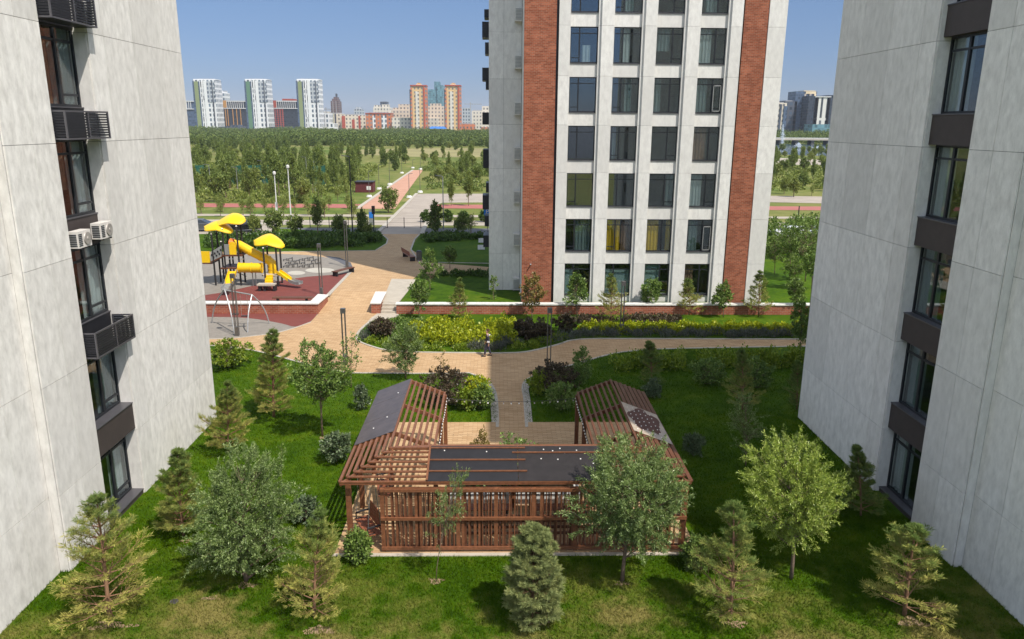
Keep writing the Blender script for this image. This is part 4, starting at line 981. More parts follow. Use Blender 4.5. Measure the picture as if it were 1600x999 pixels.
def tree_geo(seed, h, th, rx, K, Mn, L, Wd, tw=.5, sg=.08, up=.4, shape='round', r0=.06, lean=(0, 0), droop=0., shell=.45, limbs=True):
    """crown of leafy twigs on a tapered, limbed trunk; returns (V, F, trunk MB)"""
    rng = np.random.default_rng(seed); f = lobes(rng); rz = (h-th)/2; c = np.array([0, 0, th+rz])
    d = unit(rng.normal(size=(K, 3))); rad = rng.uniform(shell**3, 1, K)**(1/3)*f(d); zn = d[:, 2]*rad
    k = {'round': np.ones(K), 'cone': np.clip(1.25-.75*(zn+1)/2*1.25, .15, 1.3), 'vase': np.clip(.55+.5*(zn+1)/2, .3, 1.2), 'tall': np.clip(1.05-.35*np.abs(zn), .3, 1)}[shape]
    s = d*rad[:, None]*np.array([rx, rx, rz])*.84; s[:, 0] *= k; s[:, 1] *= k; s = s+c
    sway = np.array([lean[0], lean[1], 0]); s += sway*(s[:, 2:3]/h)**1.5
    td = unit(d*np.array([1, 1, .55])+np.array([0, 0, up])+rng.normal(size=(K, 3))*.35)
    tl = tw*rng.uniform(.55, 1.35, K)
    u = rng.uniform(0, 1, (K, Mn)); P = s[:, None]+td[:, None]*(tl[:, None]*u)[..., None]-np.array([0, 0, droop])*(u**2)[..., None]+rng.normal(size=(K, Mn, 3))*sg*(1-.5*u)[..., None]
    D = unit((td[:, None]*.9+rng.normal(size=(K, Mn, 3))*.75-np.array([0, 0, droop*.6])).reshape(-1, 3)); P = P.reshape(-1, 3)
    sz = rng.uniform(.7, 1.3, len(P)); V, F = leaf_quads(P, D, rng, L*sz, Wd*sz)
    t = MB(); top = th+(h-th)*.8; pts = []
    for i in range(8):
        q = i/7; z = top*q; w = sway*(z/h)**1.5; pts.append((w[0]+.03*h*.3*math.sin(q*5+seed)*q, w[1]+.03*h*.3*math.cos(q*4+seed)*q, z-.05 if i == 0 else z))
    t.tube(pts, [r0*(1.25-1.1*i/7) for i in range(8)], 7)
    if limbs:
        st = max(1, K//70)
        for i in range(0, K, st):
            e = Vector(s[i]); zb = max(th*.75, min(top*.95, e.z-.7*math.hypot(e.x, e.y))); q = zb/top*7; a = Vector(pts[int(min(6, q))]).lerp(Vector(pts[int(min(6, q))+1]), q-int(min(6, q)))
            r = r0*.32*(1-zb/h)+.006; mid = a.lerp(e, .55)+Vector((0, 0, -.04*h*.3)); tip = e+Vector(td[i])*float(tl[i])*.8
            t.tube([a, mid, e, tip], [r, r*.7, r*.45, r*.15], 4, False)
    ax = sway[None, :2]*(np.clip(V[:, 2:3], 0, None)/h)**1.5; fx = float(np.clip(rx/max(.05, np.percentile(np.abs(V[:, 0]-ax[:, 0]), 99.6)), .4, 1.4)); fz = float(np.clip((h-th)/max(.05, np.percentile(V[:, 2], 99.7)-th), .5, 1.3))
    def fit(x, y, z):
        cx, cy = sway[0]*(max(0, z)/h)**1.5, sway[1]*(max(0, z)/h)**1.5
        return (cx+(x-cx)*fx, cy+(y-cy)*fx, z if z < th else th+(z-th)*fz)
    V = np.array(V); V[:, :2] = ax+(V[:, :2]-ax)*fx; hi = V[:, 2] > th; V[hi, 2] = th+(V[hi, 2]-th)*fz
    low = V[:, 2] < .02; V[low, 2] = .02+np.abs(V[low, 2])*.3; t.v = [fit(*p) for p in t.v]
    return V, F, t
def pine_geo(seed, h, rx, wh=13, nb=5, ns=9, M_=54, nl=.12, nw=.012, bare=.10, dens=1., yel=.5, base=.8, ex=.75):
    rng = np.random.default_rng(seed); rnd = random.Random(seed); t = MB()
    lx, ly = rnd.uniform(-.06, .06)*h, rnd.uniform(-.06, .06)*h
    tr = lambda z: Vector((lx*(z/h)**2, ly*(z/h)**2, z))
    t.tube([tr(h*i/6)-Vector((0, 0, .05 if i == 0 else 0)) for i in range(7)], [.028*h*.40*(1.1-i/6)+.008 for i in range(7)], 7)
    P, D, T = [], [], []
    def shoot(p, d, L, yl):
        n = int(M_*dens*(.7+.6*rnd.random())); u = rng.uniform(.05, 1, n); ph = rng.uniform(0, 6.28, n)
        a = d.cross(Vector((.3, .2, 1))).normalized(); b = d.cross(a)
        rad = np.outer(np.cos(ph), a)+np.outer(np.sin(ph), b)
        P.append(np.array(p)+np.outer(u*L, d)); D.append(unit(rad*.75+np.array(d)*.8)); T.append(np.full(n, yl))
    for i in range(wh):
        q = i/(wh-1); z = h*(bare+(.95-bare)*q); reach = rx*(1-q)**ex*(.75+.5*rnd.random())*(min(1, base+q*2.2))+.1*h*.22
        n = nb if q < .85 else nb-1; a0 = rnd.uniform(0, 6.28)
        for k in range(n):
            if rnd.random() < .1: continue
            a = a0+6.283*k/n+rnd.uniform(-.35, .35); el = R(14+36*q+rnd.uniform(-10, 14)); L = reach*rnd.uniform(.65, 1.15)
            d = Vector((math.cos(a)*math.cos(el), math.sin(a)*math.cos(el), math.sin(el))); p0 = tr(z); e = p0+d*L+Vector((0, 0, .14*L*L/max(rx, .4)))
            t.tube([p0, p0.lerp(e, .5)-Vector((0, 0, .05*L)), e], [.012+.012*L, .009+.006*L, .006], 4, False)
            for j in range(ns):
                w = .25+.75*(j+.5)/ns; p = p0.lerp(e, w); side = Vector((-d.y, d.x, 0))*(1 if j % 2 else -1)
                sl = (.34*(1-w)+.14)*L*rnd.uniform(.8, 1.3)+.06
                sd = (d*.75+side*rnd.uniform(.5, 1.0)+Vector((0, 0, rnd.uniform(.0, .5)))).normalized()
                yl = min(1, max(0, yel*1.25*(1-q)**.6+rnd.uniform(-.35, .25)))
                if sl > .26: t.tube([p, p+sd*sl], [.007, .004], 3, False)
                k2 = max(1, int(sl/.17))
                for m in range(k2//2, k2): shoot(p+sd*sl*m/k2, sd, max(.14, sl/k2*1.1), yl)
            shoot(e-d*.08, (d+Vector((0, 0, .5))).normalized(), .22, max(0, yel*(1-q)-.2))
    shoot(tr(h*.93), Vector((0, 0, 1)), h*.08+.06, 0); shoot(tr(h*.86), Vector((0, 0, 1)), h*.08+.06, .1)
    P = np.concatenate(P); D = np.concatenate(D); T = np.concatenate(T); sz = rng.uniform(.7, 1.25, len(P))
    V, F = leaf_quads(P, D, rng, nl*sz, nw, 0); fx = rx/np.percentile(np.abs(V[:, 0]), 99.5); fz = h/V[:, 2].max()
    V = V*np.array([fx, fx, fz]); t.v = [(x*fx, y*fx, z*fz) for x, y, z in t.v]
    return V, F, t, np.repeat(T, 4)
M['willow'] = leaf('willow_leaves', (0.077, 0.119, 0.028), (0.161, 0.231, 0.059), (0.336, 0.406, 0.154), .3, .03)
M['willow2'] = leaf('bright_willow_leaves', (.13, .20, .022), (.29, .37, .05), (.48, .52, .14), .35, .03)
M['decid'] = leaf('young_tree_leaves', (0.061, 0.115, 0.022), (0.128, 0.203, 0.035), (0.257, 0.338, 0.081), .3)
M['decid2'] = leaf('mid_green_leaves', (0.072, 0.117, 0.023), (0.143, 0.215, 0.039), (0.247, 0.325, 0.078), .3)
M['rust'] = leaf('rusty_leaves', (0.132, 0.102, 0.026), (0.204, 0.150, 0.036), (0.264, 0.216, 0.060), .3)
M['blue'] = leaf('blue_green_leaves', (.055, .085, .04), (.10, .145, .065), (.18, .22, .11), .2, .03)
M['gold'] = leaf('golden_leaves', (.13, .19, .008), (.33, .36, .010), (.42, .43, .02), .35)
M['lime'] = leaf('lime_leaves', (.085, .14, .010), (.17, .24, .015), (.28, .33, .03), .35)
M['purple'] = leaf('purple_leaves', (.042, .032, .020), (.075, .052, .030), (.115, .095, .045), .2)
M['hedge'] = leaf('hedge_leaves', (.030, .062, .010), (.062, .115, .016), (.11, .17, .03), .3)
M['lav'] = leaf('grey_lavender', (.065, .085, .06), (.12, .135, .10), (.18, .17, .16), .2)
M['pine'] = needles('pine_needles', (.10, .165, .042), (.20, .26, .07), (.32, .30, .06), (.56, .50, .15))
M['pineb'] = needles('blue_pine_needles', (.17, .205, .075), (.30, .33, .13), (.26, .26, .075), (.42, .41, .15))
def place_tree(name, label, cat, loc, V, F, tm, cmat, bmat='bark', tint=None, group=None, rz=0., crown='crown'):
    r = thing(name, label, cat, loc, group); o = np.array(loc)
    link(crown, np_mesh(crown, V, F, tint), M[cmat], r, None)
    if tm is not None:
        me = bpy.data.meshes.new('trunk'); me.from_pydata(tm.v, [], tm.f); me.polygons.foreach_set('use_smooth', [True]*len(me.polygons)); link('trunk', me, M[bmat], r, None)
    r.rotation_euler.z = rz; return r
def size(px, py, pt, wpx, lv=0., tx=None):
    """ground point, height and width of what stands with its foot at a pixel"""
    p = G(px, py, lv) if lv is not None else GR(px, py); q = W(tx or px, pt, p.y); dist = (p-C0).dot(fwd)
    return p, q.z-p.z, wpx*dist/FPX, q.x-p.x
# --- willows
def willow(label, px, py, pt, wpx, th, K, mat, seed, tx=None, L=.095, shape='round', up=.55, droop=.05, Mn=84, r0=.06, name='willow_tree', wd=.024, shell=.4):
    p, h, w, lx = size(px, py, pt, wpx, 0., tx)
    V, F, t = tree_geo(seed, h*1.0, th, w/2, K, Mn, L, wd, .55, .05, up, shape, r0, (lx, 0), droop, shell)
    return place_tree(name, label, 'tree', p, V, F, t, mat)
willow('dense grey green willow bush reaching the ground on the left lawn', 385, 908, 695, 168, .05, 620, 'willow', 11, 376, up=.35, r0=.07, shell=.3)
willow('large grey green willow leaning over the right half of the slatted screen', 972, 908, 700, 188, 1.0, 600, 'willow', 12, 1002)
willow('round bright green willow standing half in shade right of the pergola', 1236, 905, 690, 160, 1.25, 520, 'willow2', 13, 1245)
willow('thin young willow with a bent bare stem in front of the slatted screen', 681, 910, 728, 62, 1.25, 60, 'willow', 14, 722, shape='tall', Mn=44, r0=.02, L=.10)
willow('dark slim willow in the shade beside the right building', 1165, 728, 610, 66, .5, 90, 'willow', 15, shape='tall', Mn=36, r0=.03)
willow('feathery light green willow at the edge of the sunny path', 634, 592, 502, 68, .3, 190, 'willow', 16, 632, Mn=70, L=.11, shell=.3, wd=.034, r0=.05)
willow('willow bush in the shade below the right building window', 1228, 735, 672, 70, .1, 90, 'willow', 17, Mn=36, r0=.03)
# --- pines
def pine(label, px, py, pt, wpx, seed, yel=.5, tx=None, mat='pine', lv=0., **kw):
    p, h, w, lx = size(px, py, pt, wpx, lv, tx); V, F, t, T = pine_geo(seed, h, w/2, yel=yel, **kw)
    k = np.array([lx, 0, 0]); V = V+k*(np.clip(V[:, 2:3]/h, 0, 1))**1.3; t.v = [(x+lx*max(0, z/h)**1.3, y, z) for x, y, z in t.v]
    return place_tree('pine_tree', label, 'tree', p, V, F, t, mat, 'pbark', T, None, 0, 'needles')
pine('yellowing pine with long open branches against the left building', 172, 968, 768, 140, 21, .85, 158, wh=10, nb=6, ns=8, base=.75, dens=.6)
pine('young pine with a bare leader beside the lowest left building window', 287, 838, 694, 88, 22, .45, 270, wh=11)
pine('stocky yellow green pine on the lawn left of the slatted screen', 492, 966, 795, 108, 23, .8, 489, wh=11, nb=5, ns=8, base=.7, dens=.7)
pine('compact blue green pine in front of the slatted screen', 833, 972, 818, 88, 24, .15, 830, 'pineb', wh=16, nb=8, dens=1.25, ns=9, bare=.05, base=.7, ex=.5)
pine('light green pine with an upright leader right of the large willow', 1140, 970, 784, 120, 25, .45, 1155, wh=11, nb=5, ns=8, base=.7, dens=.7)
pine('yellow tipped pine standing half in shade at the right edge of the lawn', 1413, 962, 812, 120, 26, .7, 1420, wh=9, ns=7, base=.8, dens=.65)
pine('dark pine in the shade against the right building window bay', 1345, 806, 694, 72, 27, .15, 1338, wh=10)
pine('olive pine touching the corner of the left building', 357, 708, 590, 82, 28, .65, 362, wh=12, base=.7)
pine('tall olive and green pine on the left lawn below the path', 428, 652, 508, 66, 29, .6, 427, wh=14, base=.75)
pine('dark pine deep in the shade of the right building near its corner', 1245, 640, 560, 40, 30, .15, wh=9, ns=6)
pine('dark narrow pine in the shaded lawn behind the right wing', 1160, 640, 540, 56, 31, .45, 1163, wh=11, ns=6)
pine('slim dark pine rising from the right hedge beside the shaded path', 1018, 605, 530, 40, 32, .1, wh=9, ns=6)
for px, py, pt, wp, sd, yl, lb in ((718, 500, 432, 36, 33, .6, 'brownish young pine by the middle of the sunny yellow hedge'), (955, 503, 426, 46, 35, .75, 'golden green pine before the second ground floor window of the tower'),
                              (1077, 492, 434, 46, 36, .7, 'broad low pine before the fourth ground floor window of the tower'), (1185, 495, 420, 46, 37, .55, 'dark green pine at the right corner of the tower')):
    pine(lb, px, py, pt, wp, sd, yl, lv=0., wh=10, ns=6, nl=.16, nw=.03, M_=14)
# --- young deciduous trees
def young(label, px, py, pt, wpx, seed, mat='decid', lv=0., th=.28, K=100, Mn=36, L=.10, shape='round', tx=None, r0=.03, name='young_tree', wd=.085, shell=.45):
    p, h, w, lx = size(px, py, pt, wpx, lv, tx); V, F, t = tree_geo(seed, h, h*th, w/2, K, Mn, L, wd, .32, .09, .4, shape, r0, (lx, 0), .03, shell)
    return place_tree(name, label, 'tree', p, V, F, t, mat)
young('round crowned young tree with a pale stem on the left lawn', 504, 682, 537, 92, 41, th=.36, K=180, Mn=60, L=.10, wd=.06, tx=500, r0=.045)
young('small loose tree beside the lamp post on the left lawn edge', 549, 606, 522, 36, 42, th=.25, K=45, Mn=14, shape='tall')
young('sapling on a bare stem between the left willow bush and the pergola', 440, 752, 690, 18, 43, th=.5, K=10, Mn=10, r0=.018)
young('thin reddish sapling by the purple shrubs left of the path', 688, 592, 548, 30, 44, 'rust', th=.2, K=16, Mn=9, r0=.016)
young('slim dark young tree by the lamp post right of the path', 910, 590, 540, 30, 45, th=.2, K=40, shape='tall')
for i, (px, py, pt, wp, mt, lv, sh, lb) in enumerate(((655, 500, 436, 34, 'decid', 0, 'round', 'young green tree right of the garden steps'), (672, 456, 388, 40, 'decid', 1, 'cone', 'fuller young tree at the left end of the tower lawn'),
        (703, 420, 384, 26, 'decid', 1, 'round', 'small pale tree at the corner of the shaded lawn'), (771, 480, 430, 16, 'decid2', 0, 'round', 'thin bare stemmed sapling before the grey corner of the tower'),
        (831, 500, 428, 42, 'rust', 0, 'tall', 'rust tinted young tree before the left brick band of the tower'), (901, 494, 426, 42, 'decid', 0, 'cone', 'loose green young tree before the first ground floor window of the tower'),
        (1018, 488, 434, 34, 'decid', 0, 'round', 'small round young tree before the third ground floor window of the tower'), (1130, 496, 438, 38, 'decid2', 0, 'cone', 'sparse young tree before the right brick band of the tower'),
        (1243, 492, 432, 30, 'decid2', 0, 'round', 'sparse young tree by the long wall near the right building'), (1210, 428, 366, 42, 'decid2', 1, 'round', 'leafy tree at the right edge of the tower'),
        (1234, 434, 352, 40, 'decid', 1, 'tall', 'tall dark green tree on the lawn right of the tower'), (1258, 440, 348, 46, 'decid2', 1, 'tall', 'yellow green tree close to the right building corner'),
        (1240, 452, 398, 34, 'decid2', 1, 'round', 'bushy young tree in front of the trees right of the tower'), (1268, 452, 396, 34, 'decid', 1, 'round', 'partly hidden young tree behind the right building corner'),
        (1250, 560, 470, 34, 'decid', 0, 'tall', 'dark thin tree in shade against the right building corner'), (1216, 405, 345, 40, 'decid', 1, 'tall', 'tree behind the lawn right of the tower'), (1268, 405, 340, 40, 'decid2', 1, 'tall', 'far tree at the end of the lawn right of the tower'))):
    young(lb, px, py, pt, wp, 60+i, mt, ZU if lv else 0., th=.22 if sh != 'round' else .3, K=80 if wp > 20 else 14, Mn=32, L=.14, shape=sh, wd=.09, r0=.035)
# --- shrubs
def shrub(label, px, py, pt, wpx, seed, mat, K=70, Mn=18, L=.1, wd=.06, lv=0., shape='round', name='shrub', up=.5):
    p, h, w, lx = size(px, py, pt, wpx, lv); V, F, t = tree_geo(seed, max(h, .25), .02, w/2, K, Mn, L, wd, .2, .07, up, shape, .014, (0, 0), .02, .35)
    return place_tree(name, label, 'shrub', p, V, F, t, mat, crown='foliage')
for i, (px, py, pt, wp, mt, lb) in enumerate(((358, 574, 530, 70, 'lime', 'bright leafy bush at the far corner of the left building'), (565, 640, 600, 30, 'blue', 'small rounded blue green shrub left of the left wing roof'),
        (527, 722, 674, 46, 'blue', 'low blue green shrub against the left wing of the pergola'), (560, 878, 830, 44, 'decid2', 'spreading light green shrub at the open left corner of the pergola'),
        (478, 815, 776, 52, 'blue', 'dark blue green shrub between the yellow pine and the pergola'), (700, 632, 572, 84, 'purple', 'large purple leaved shrub left of the narrow path'),
        (745, 634, 588, 46, 'gold', 'yellow flowering shrub at the curve of the narrow path'), (726, 640, 606, 32, 'lime', 'small light green shrub in front of the purple one'), (752, 640, 600, 40, 'decid', 'green shrub beside the narrow path border'),
        (868, 610, 566, 78, 'purple', 'dark shrub behind the right wing by the lamp post'), (842, 618, 580, 40, 'lime', 'yellow green shrub at the right curve of the narrow path'), (876, 640, 600, 60, 'decid', 'dark green shrub in the shade right of the narrow path'),
        (905, 606, 568, 36, 'decid', 'dense dark shrub in front of the shaded path'), (1020, 622, 592, 32, 'blue', 'small shrub in the shade behind the right wing roof'), (1082, 712, 676, 34, 'blue', 'round shrub in the shade right of the right wing'),
        (1088, 890, 838, 50, 'decid2', 'green shrub at the right end of the slatted screen'), (1105, 600, 560, 60, 'decid', 'dark bush against the right hedge in the shade'), (1290, 800, 745, 60, 'decid', 'dark bush behind the bright willow'),
        (1180, 606, 560, 50, 'decid', 'dark bush before the hedge beside the right building'), (597, 528, 498, 44, 'purple', 'purple barberry at the left tip of the planting bed'), (838, 530, 500, 52, 'purple', 'purple barberry right of the yellow hedge'),
        (818, 524, 498, 34, 'purple', 'purple barberry touching the sunny yellow hedge'), (885, 518, 488, 48, 'purple', 'dark purple shrub at the start of the shaded bed'))):
    shrub(lb, px, py, pt, wp, 120+i, mt, K=int(40+wp*1.1), Mn=30, L=.12 if py > 560 else .15, wd=.07 if py > 560 else .1)
for i, (x, y, h, w, mt, lb) in enumerate(((.8, 27.5, 1.25, 1.5, 'decid', 'rounded dark shrub in the pergola planter'), (-.6, 27.7, 1.5, .9, 'rust', 'tall reddish grass like shrub in the pergola planter'), (-1.1, 26.8, 1.0, .9, 'lime', 'yellow green shrub at the left end of the pergola planter'), (2.3, 27.3, 1.0, 1.0, 'lime', 'yellow green shrub at the right end of the pergola planter'), (.1, 26.5, 1.0, 1.3, 'decid', 'low green shrub in the middle of the pergola planter'),
        (-.8, 25.7, 1.0, 1.2, 'decid2', 'leafy shrub at the left of the near planter edge'), (.5, 25.6, 1.1, 1.2, 'decid', 'dark shrub at the middle of the near planter edge'), (1.6, 25.8, 1.0, 1.2, 'decid2', 'leafy shrub right of the middle of the planter'), (2.5, 25.9, 1.1, 1.0, 'lime', 'bright yellow green shrub at the near right planter corner'), (1.6, 26.8, 1.1, 1.2, 'decid', 'green shrub between the dark and the yellow planter shrubs'))):
    V, F, t = tree_geo(160+i, h, .02, w/2, 60, 18, .11, .06, .25, .07, .6, 'vase' if mt == 'rust' else 'round', .014, (0, 0), .02, .3); place_tree('shrub', lb, 'shrub', (x, y, .36), V, F, t, mt, crown='foliage')
# --- hedges and planting beds
def inside(pts, poly):
    x, y = pts[:, 0], pts[:, 1]; r = np.zeros(len(pts), bool); n = len(poly); j = n-1
    for i in range(n):
        xi, yi, xj, yj = *poly[i], *poly[j]
        r ^= ((yi > y) != (yj > y)) & (x < (xj-xi)*(y-yi)/((yj-yi) or 1e-9)+xi); j = i
    return r
def planting(name, label, cat, poly, h, mat, seed, lv=0., dens=170, L=.12, wd=.08, clump=.45, kind=None, up=.5, keep=1.):
    rng = np.random.default_rng(seed); a = np.array(poly); lo, hi = a.min(0), a.max(0)
    nC = max(6, int((hi[0]-lo[0])*(hi[1]-lo[1])/clump**2)); C = rng.uniform(lo, hi, (nC, 2)); C = C[inside(C, poly)]; C = C[rng.uniform(0, 1, len(C)) < keep]
    if len(C) == 0: return
    per = max(10, int(dens*clump**2*2.6)); hh = h*rng.uniform(.65, 1.15, len(C)); d = unit(rng.normal(size=(len(C), per, 3)).reshape(-1, 3)).reshape(len(C), per, 3); d[..., 2] = np.abs(d[..., 2])
    rr = rng.uniform(.5, 1, (len(C), per, 1)); P = np.concatenate([C, np.full((len(C), 1), lv)], 1)[:, None]+d*rr*np.stack([np.full(len(C), clump*.8), np.full(len(C), clump*.8), hh], 1)[:, None]
    P = P.reshape(-1, 3); D = unit(d.reshape(-1, 3)*.7+np.array([0, 0, up])+rng.normal(size=P.shape)*.5); sz = rng.uniform(.7, 1.3, len(P))
    V, F = leaf_quads(P, D, rng, L*sz, wd*sz); base = (float(C[:, 0].mean()), float(C[:, 1].mean()), lv)
    o = np_build(name, V, F, M[mat], None, base); return tag(o, label, cat, None, kind)
gl = lambda l: pxs(l, 0.)
planting('hedge', 'bright yellow green hedge in full sun beside the winding path', 'hedge', gl([(640, 517), (690, 512), (760, 510), (806, 512), (805, 536), (770, 545), (690, 542), (645, 530)]), .95, 'gold', 201, dens=240, L=.15, wd=.11)
planting('hedge', 'long yellow hedge strip half in shade along the foot of the tower wall', 'hedge', gl([(905, 512), (1280, 514), (1280, 523), (905, 522)]), .6, 'gold', 202, dens=260, L=.14, wd=.1)
planting('lavender', 'grey lavender bed along the shaded edge of the path', 'planting', gl([(850, 543), (905, 528), (1280, 529), (1280, 522), (890, 522), (840, 536)]), .5, 'lav', 203, dens=240, L=.16, wd=.03, kind='stuff', up=1.2)
planting('lavender', 'grey lavender clumps around the walking person', 'planting', gl([(735, 549), (800, 550), (812, 538), (760, 536), (735, 540)]), .6, 'lav', 204, dens=240, L=.18, wd=.03, kind='stuff', up=1.2)
planting('lavender', 'grey lavender clumps at the left tip of the planting bed', 'planting', gl([(563, 530), (580, 516), (590, 520), (575, 534)]), .5, 'lav', 205, dens=240, L=.18, wd=.03, kind='stuff', up=1.2)
planting('ground_cover', 'low lime green ground cover along the sunny edge of the planting bed', 'planting', gl([(572, 538), (608, 545), (660, 549), (735, 549), (735, 540), (650, 533), (610, 528), (580, 530)]), .35, 'lime', 206, dens=260, L=.11, wd=.07, kind='stuff')
planting('ground_cover', 'low green ground cover in the shade below the purple barberries', 'planting', gl([(800, 549), (850, 542), (890, 527), (850, 524), (815, 532)]), .4, 'lime', 207, dens=260, L=.11, wd=.07, kind='stuff')
planting('ground_cover', 'mixed green and purple ground cover between the hedge strip and the long wall', 'planting', gl([(905, 507), (1060, 508), (1060, 497), (905, 498)]), .45, 'purple', 208, dens=150, L=.13, wd=.08, kind='stuff')
planting('ground_cover', 'leafy green ground cover behind the planting bed tip', 'planting', gl([(610, 520), (650, 514), (660, 505), (625, 503), (605, 510)]), .6, 'decid', 209, dens=150, L=.14, wd=.09, kind='stuff')
planting('hedge', 'shaded green hedge on the near side of the path by the right building', 'hedge', gl([(955, 570), (1000, 566), (1290, 562), (1290, 574), (1000, 582), (960, 580)]), 1.0, 'lime', 210, dens=150, L=.16, wd=.1)
planting('hedge', 'long dark hedge at the back of the plaza', 'hedge', pxs([(325, 390), (440, 389), (560, 386), (596, 378), (592, 370), (440, 372), (325, 372)], ZU), .95, 'hedge', 211, ZU, dens=60, L=.24, wd=.17, clump=.7)
planting('hedge', 'dark low hedge at the far edge of the shaded tower lawn', 'hedge', pxs([(655, 376), (668, 368), (755, 369), (755, 374), (665, 380)], ZU), .6, 'hedge', 212, ZU, dens=60, L=.22, wd=.16, clump=.6)
planting('hedge', 'low dark hedge beside the walkway to the tower', 'hedge', pxs([(692, 433), (765, 433), (765, 428), (692, 428)], ZU), .45, 'hedge', 213, ZU, dens=100, L=.18, wd=.12)
planting('hedge', 'row of leafy bushes right of the tower', 'hedge', pxs([(1196, 402), (1290, 400), (1290, 385), (1200, 385)], ZU), 1.5, 'decid2', 214, ZU, dens=50, L=.28, wd=.2, clump=.9)
# --- bare soil rings and thin patches of the lawn
def soil_patch(px, py, rx, ry, seed, mat='soil'):
    rnd = random.Random(seed); c = G(px, py); pts = []
    for k in range(26): a = k/26*6.283; r = .55+.45*rnd.random()+.2*math.sin(3*a+seed); pts.append((c.x+rx*r*math.cos(a), c.y+ry*r*math.sin(a)))
    sheet('soil_patch', pts, M[mat], .008, 0.)
for i, (px, py, rx, ry) in enumerate(((681, 908, .28, .18), (840, 972, .45, .25), (172, 978, .7, .22), (500, 985, .55, .22), (1425, 972, .5, .25), (290, 846, .25, .15), (1150, 975, .4, .2), (505, 684, .25, .15), (385, 915, .4, .2), (972, 912, .3, .15), (330, 935, .3, .12))): soil_patch(px, py, rx, ry, i)
p = G(272, 941); dm = thing('drain_cover', 'small round dark drain cover in the lawn by the left building', 'drain cover', (p.x, p.y, 0))
b = MB(); b.tube([p, p+Vector((0, 0, .03))], .12, 14); b.build('rim', M['grey'], dm); b = MB()
for k in range(4): b.box(p.x-.08, p.x+.08, p.y-.075+.045*k, p.y-.055+.045*k, .031, .037)
b.build('bars', M['dark'], dm)
# --- grass
def grass(name, rects, n, seed, hgt=.075, wd=.03, keep_out=()):
    rng = np.random.default_rng(seed); Ps = []
    for (x0, x1, y0, y1, lv, k) in rects:
        m = int(n*k); P = np.stack([rng.uniform(x0, x1, m), rng.uniform(y0, y1, m), np.full(m, lv)], 1)
        for poly in keep_out: P = P[~inside(P[:, :2], poly)]
        Ps.append(P)
    P = np.concatenate(Ps); m = len(P); a = rng.uniform(0, 6.28, m); S = np.stack([np.cos(a), np.sin(a), np.zeros(m)], 1)*wd*.5
    h = hgt*rng.uniform(.5, 1.5, m); T = P+np.stack([rng.normal(0, .5, m)*h, rng.normal(0, .5, m)*h, h], 1)
    V = np.stack([P-S, P+S, T], 1).reshape(-1, 3); F = np.arange(m*3, dtype=np.int32).reshape(-1, 3)
    return tag(np_build(name, V, F, M['blade'], None, (0, 20, 0)), 'mown green grass of the courtyard lawn', 'grass', None, 'stuff')
perg = [(-5.3, 21.5), (6.75, 21.5), (6.75, 32.8), (-4.7, 32.8)]
grass('grass', [(XL-.3, XR+.3, 13.5, 24, 0, .72), (XL, XR, 24, 34, 0, .3), (-16, 17, 34, 44.5, 0, .22)], 260000, 5, keep_out=(perg, low_edge+[(1.4, 33), (1.4, 50), (-30, 60)], right_in+[(40, 60), (.3, 50), (.3, 33)]))
# ------------------------------------------------------------------ street edge: fence, cars, poles
fc = thing('wire_fence', 'low dark wire fence between the courtyard and the street', 'fence', (-12, 95.7, ZU))
for px in (370, 402, 434, 466, 498, 530, 562, 595, 623, 650.5, 678, 706, 734, 761):
    p = G(px, 366.5, ZU); q = W(px, 350, p.y); b = MB(); b.tube([(p.x, 95.7, ZU), (p.x, 95.7, ZU+1.35)], .05, 6); b.build('post', M['dark'], fc)
p, q = G(360, 366.5, ZU), G(765, 366.5, ZU)
for z in (1.25, .7, .2): b = MB(); b.tube([(p.x, 95.7, ZU+z), (q.x, 95.7, ZU+z)], .012, 4); b.build('wire', M['grey'], fc)
M['carb'] = plain('black_car_paint', (.012, .012, .014), .25, 0, .6, .02); M['carg'] = plain('grey_car_paint', (.10, .105, .115), .3, .3, .5, .02)
M['carw'] = plain('white_car_paint', (.7, .7, .7), .3, 0, .5, .02); M['cars'] = plain('blue_grey_car_paint', (.16, .21, .26), .3, .2, .5, .02)
M['tyre'] = plain('tyre', (.015, .015, .015), .9); M['cglass'] = plain('car_glass', (.02, .025, .03), .1, 0, .6, .02); M['lamp'] = plain('headlamp', (.6, .6, .58), .2, 0, .6, .02)
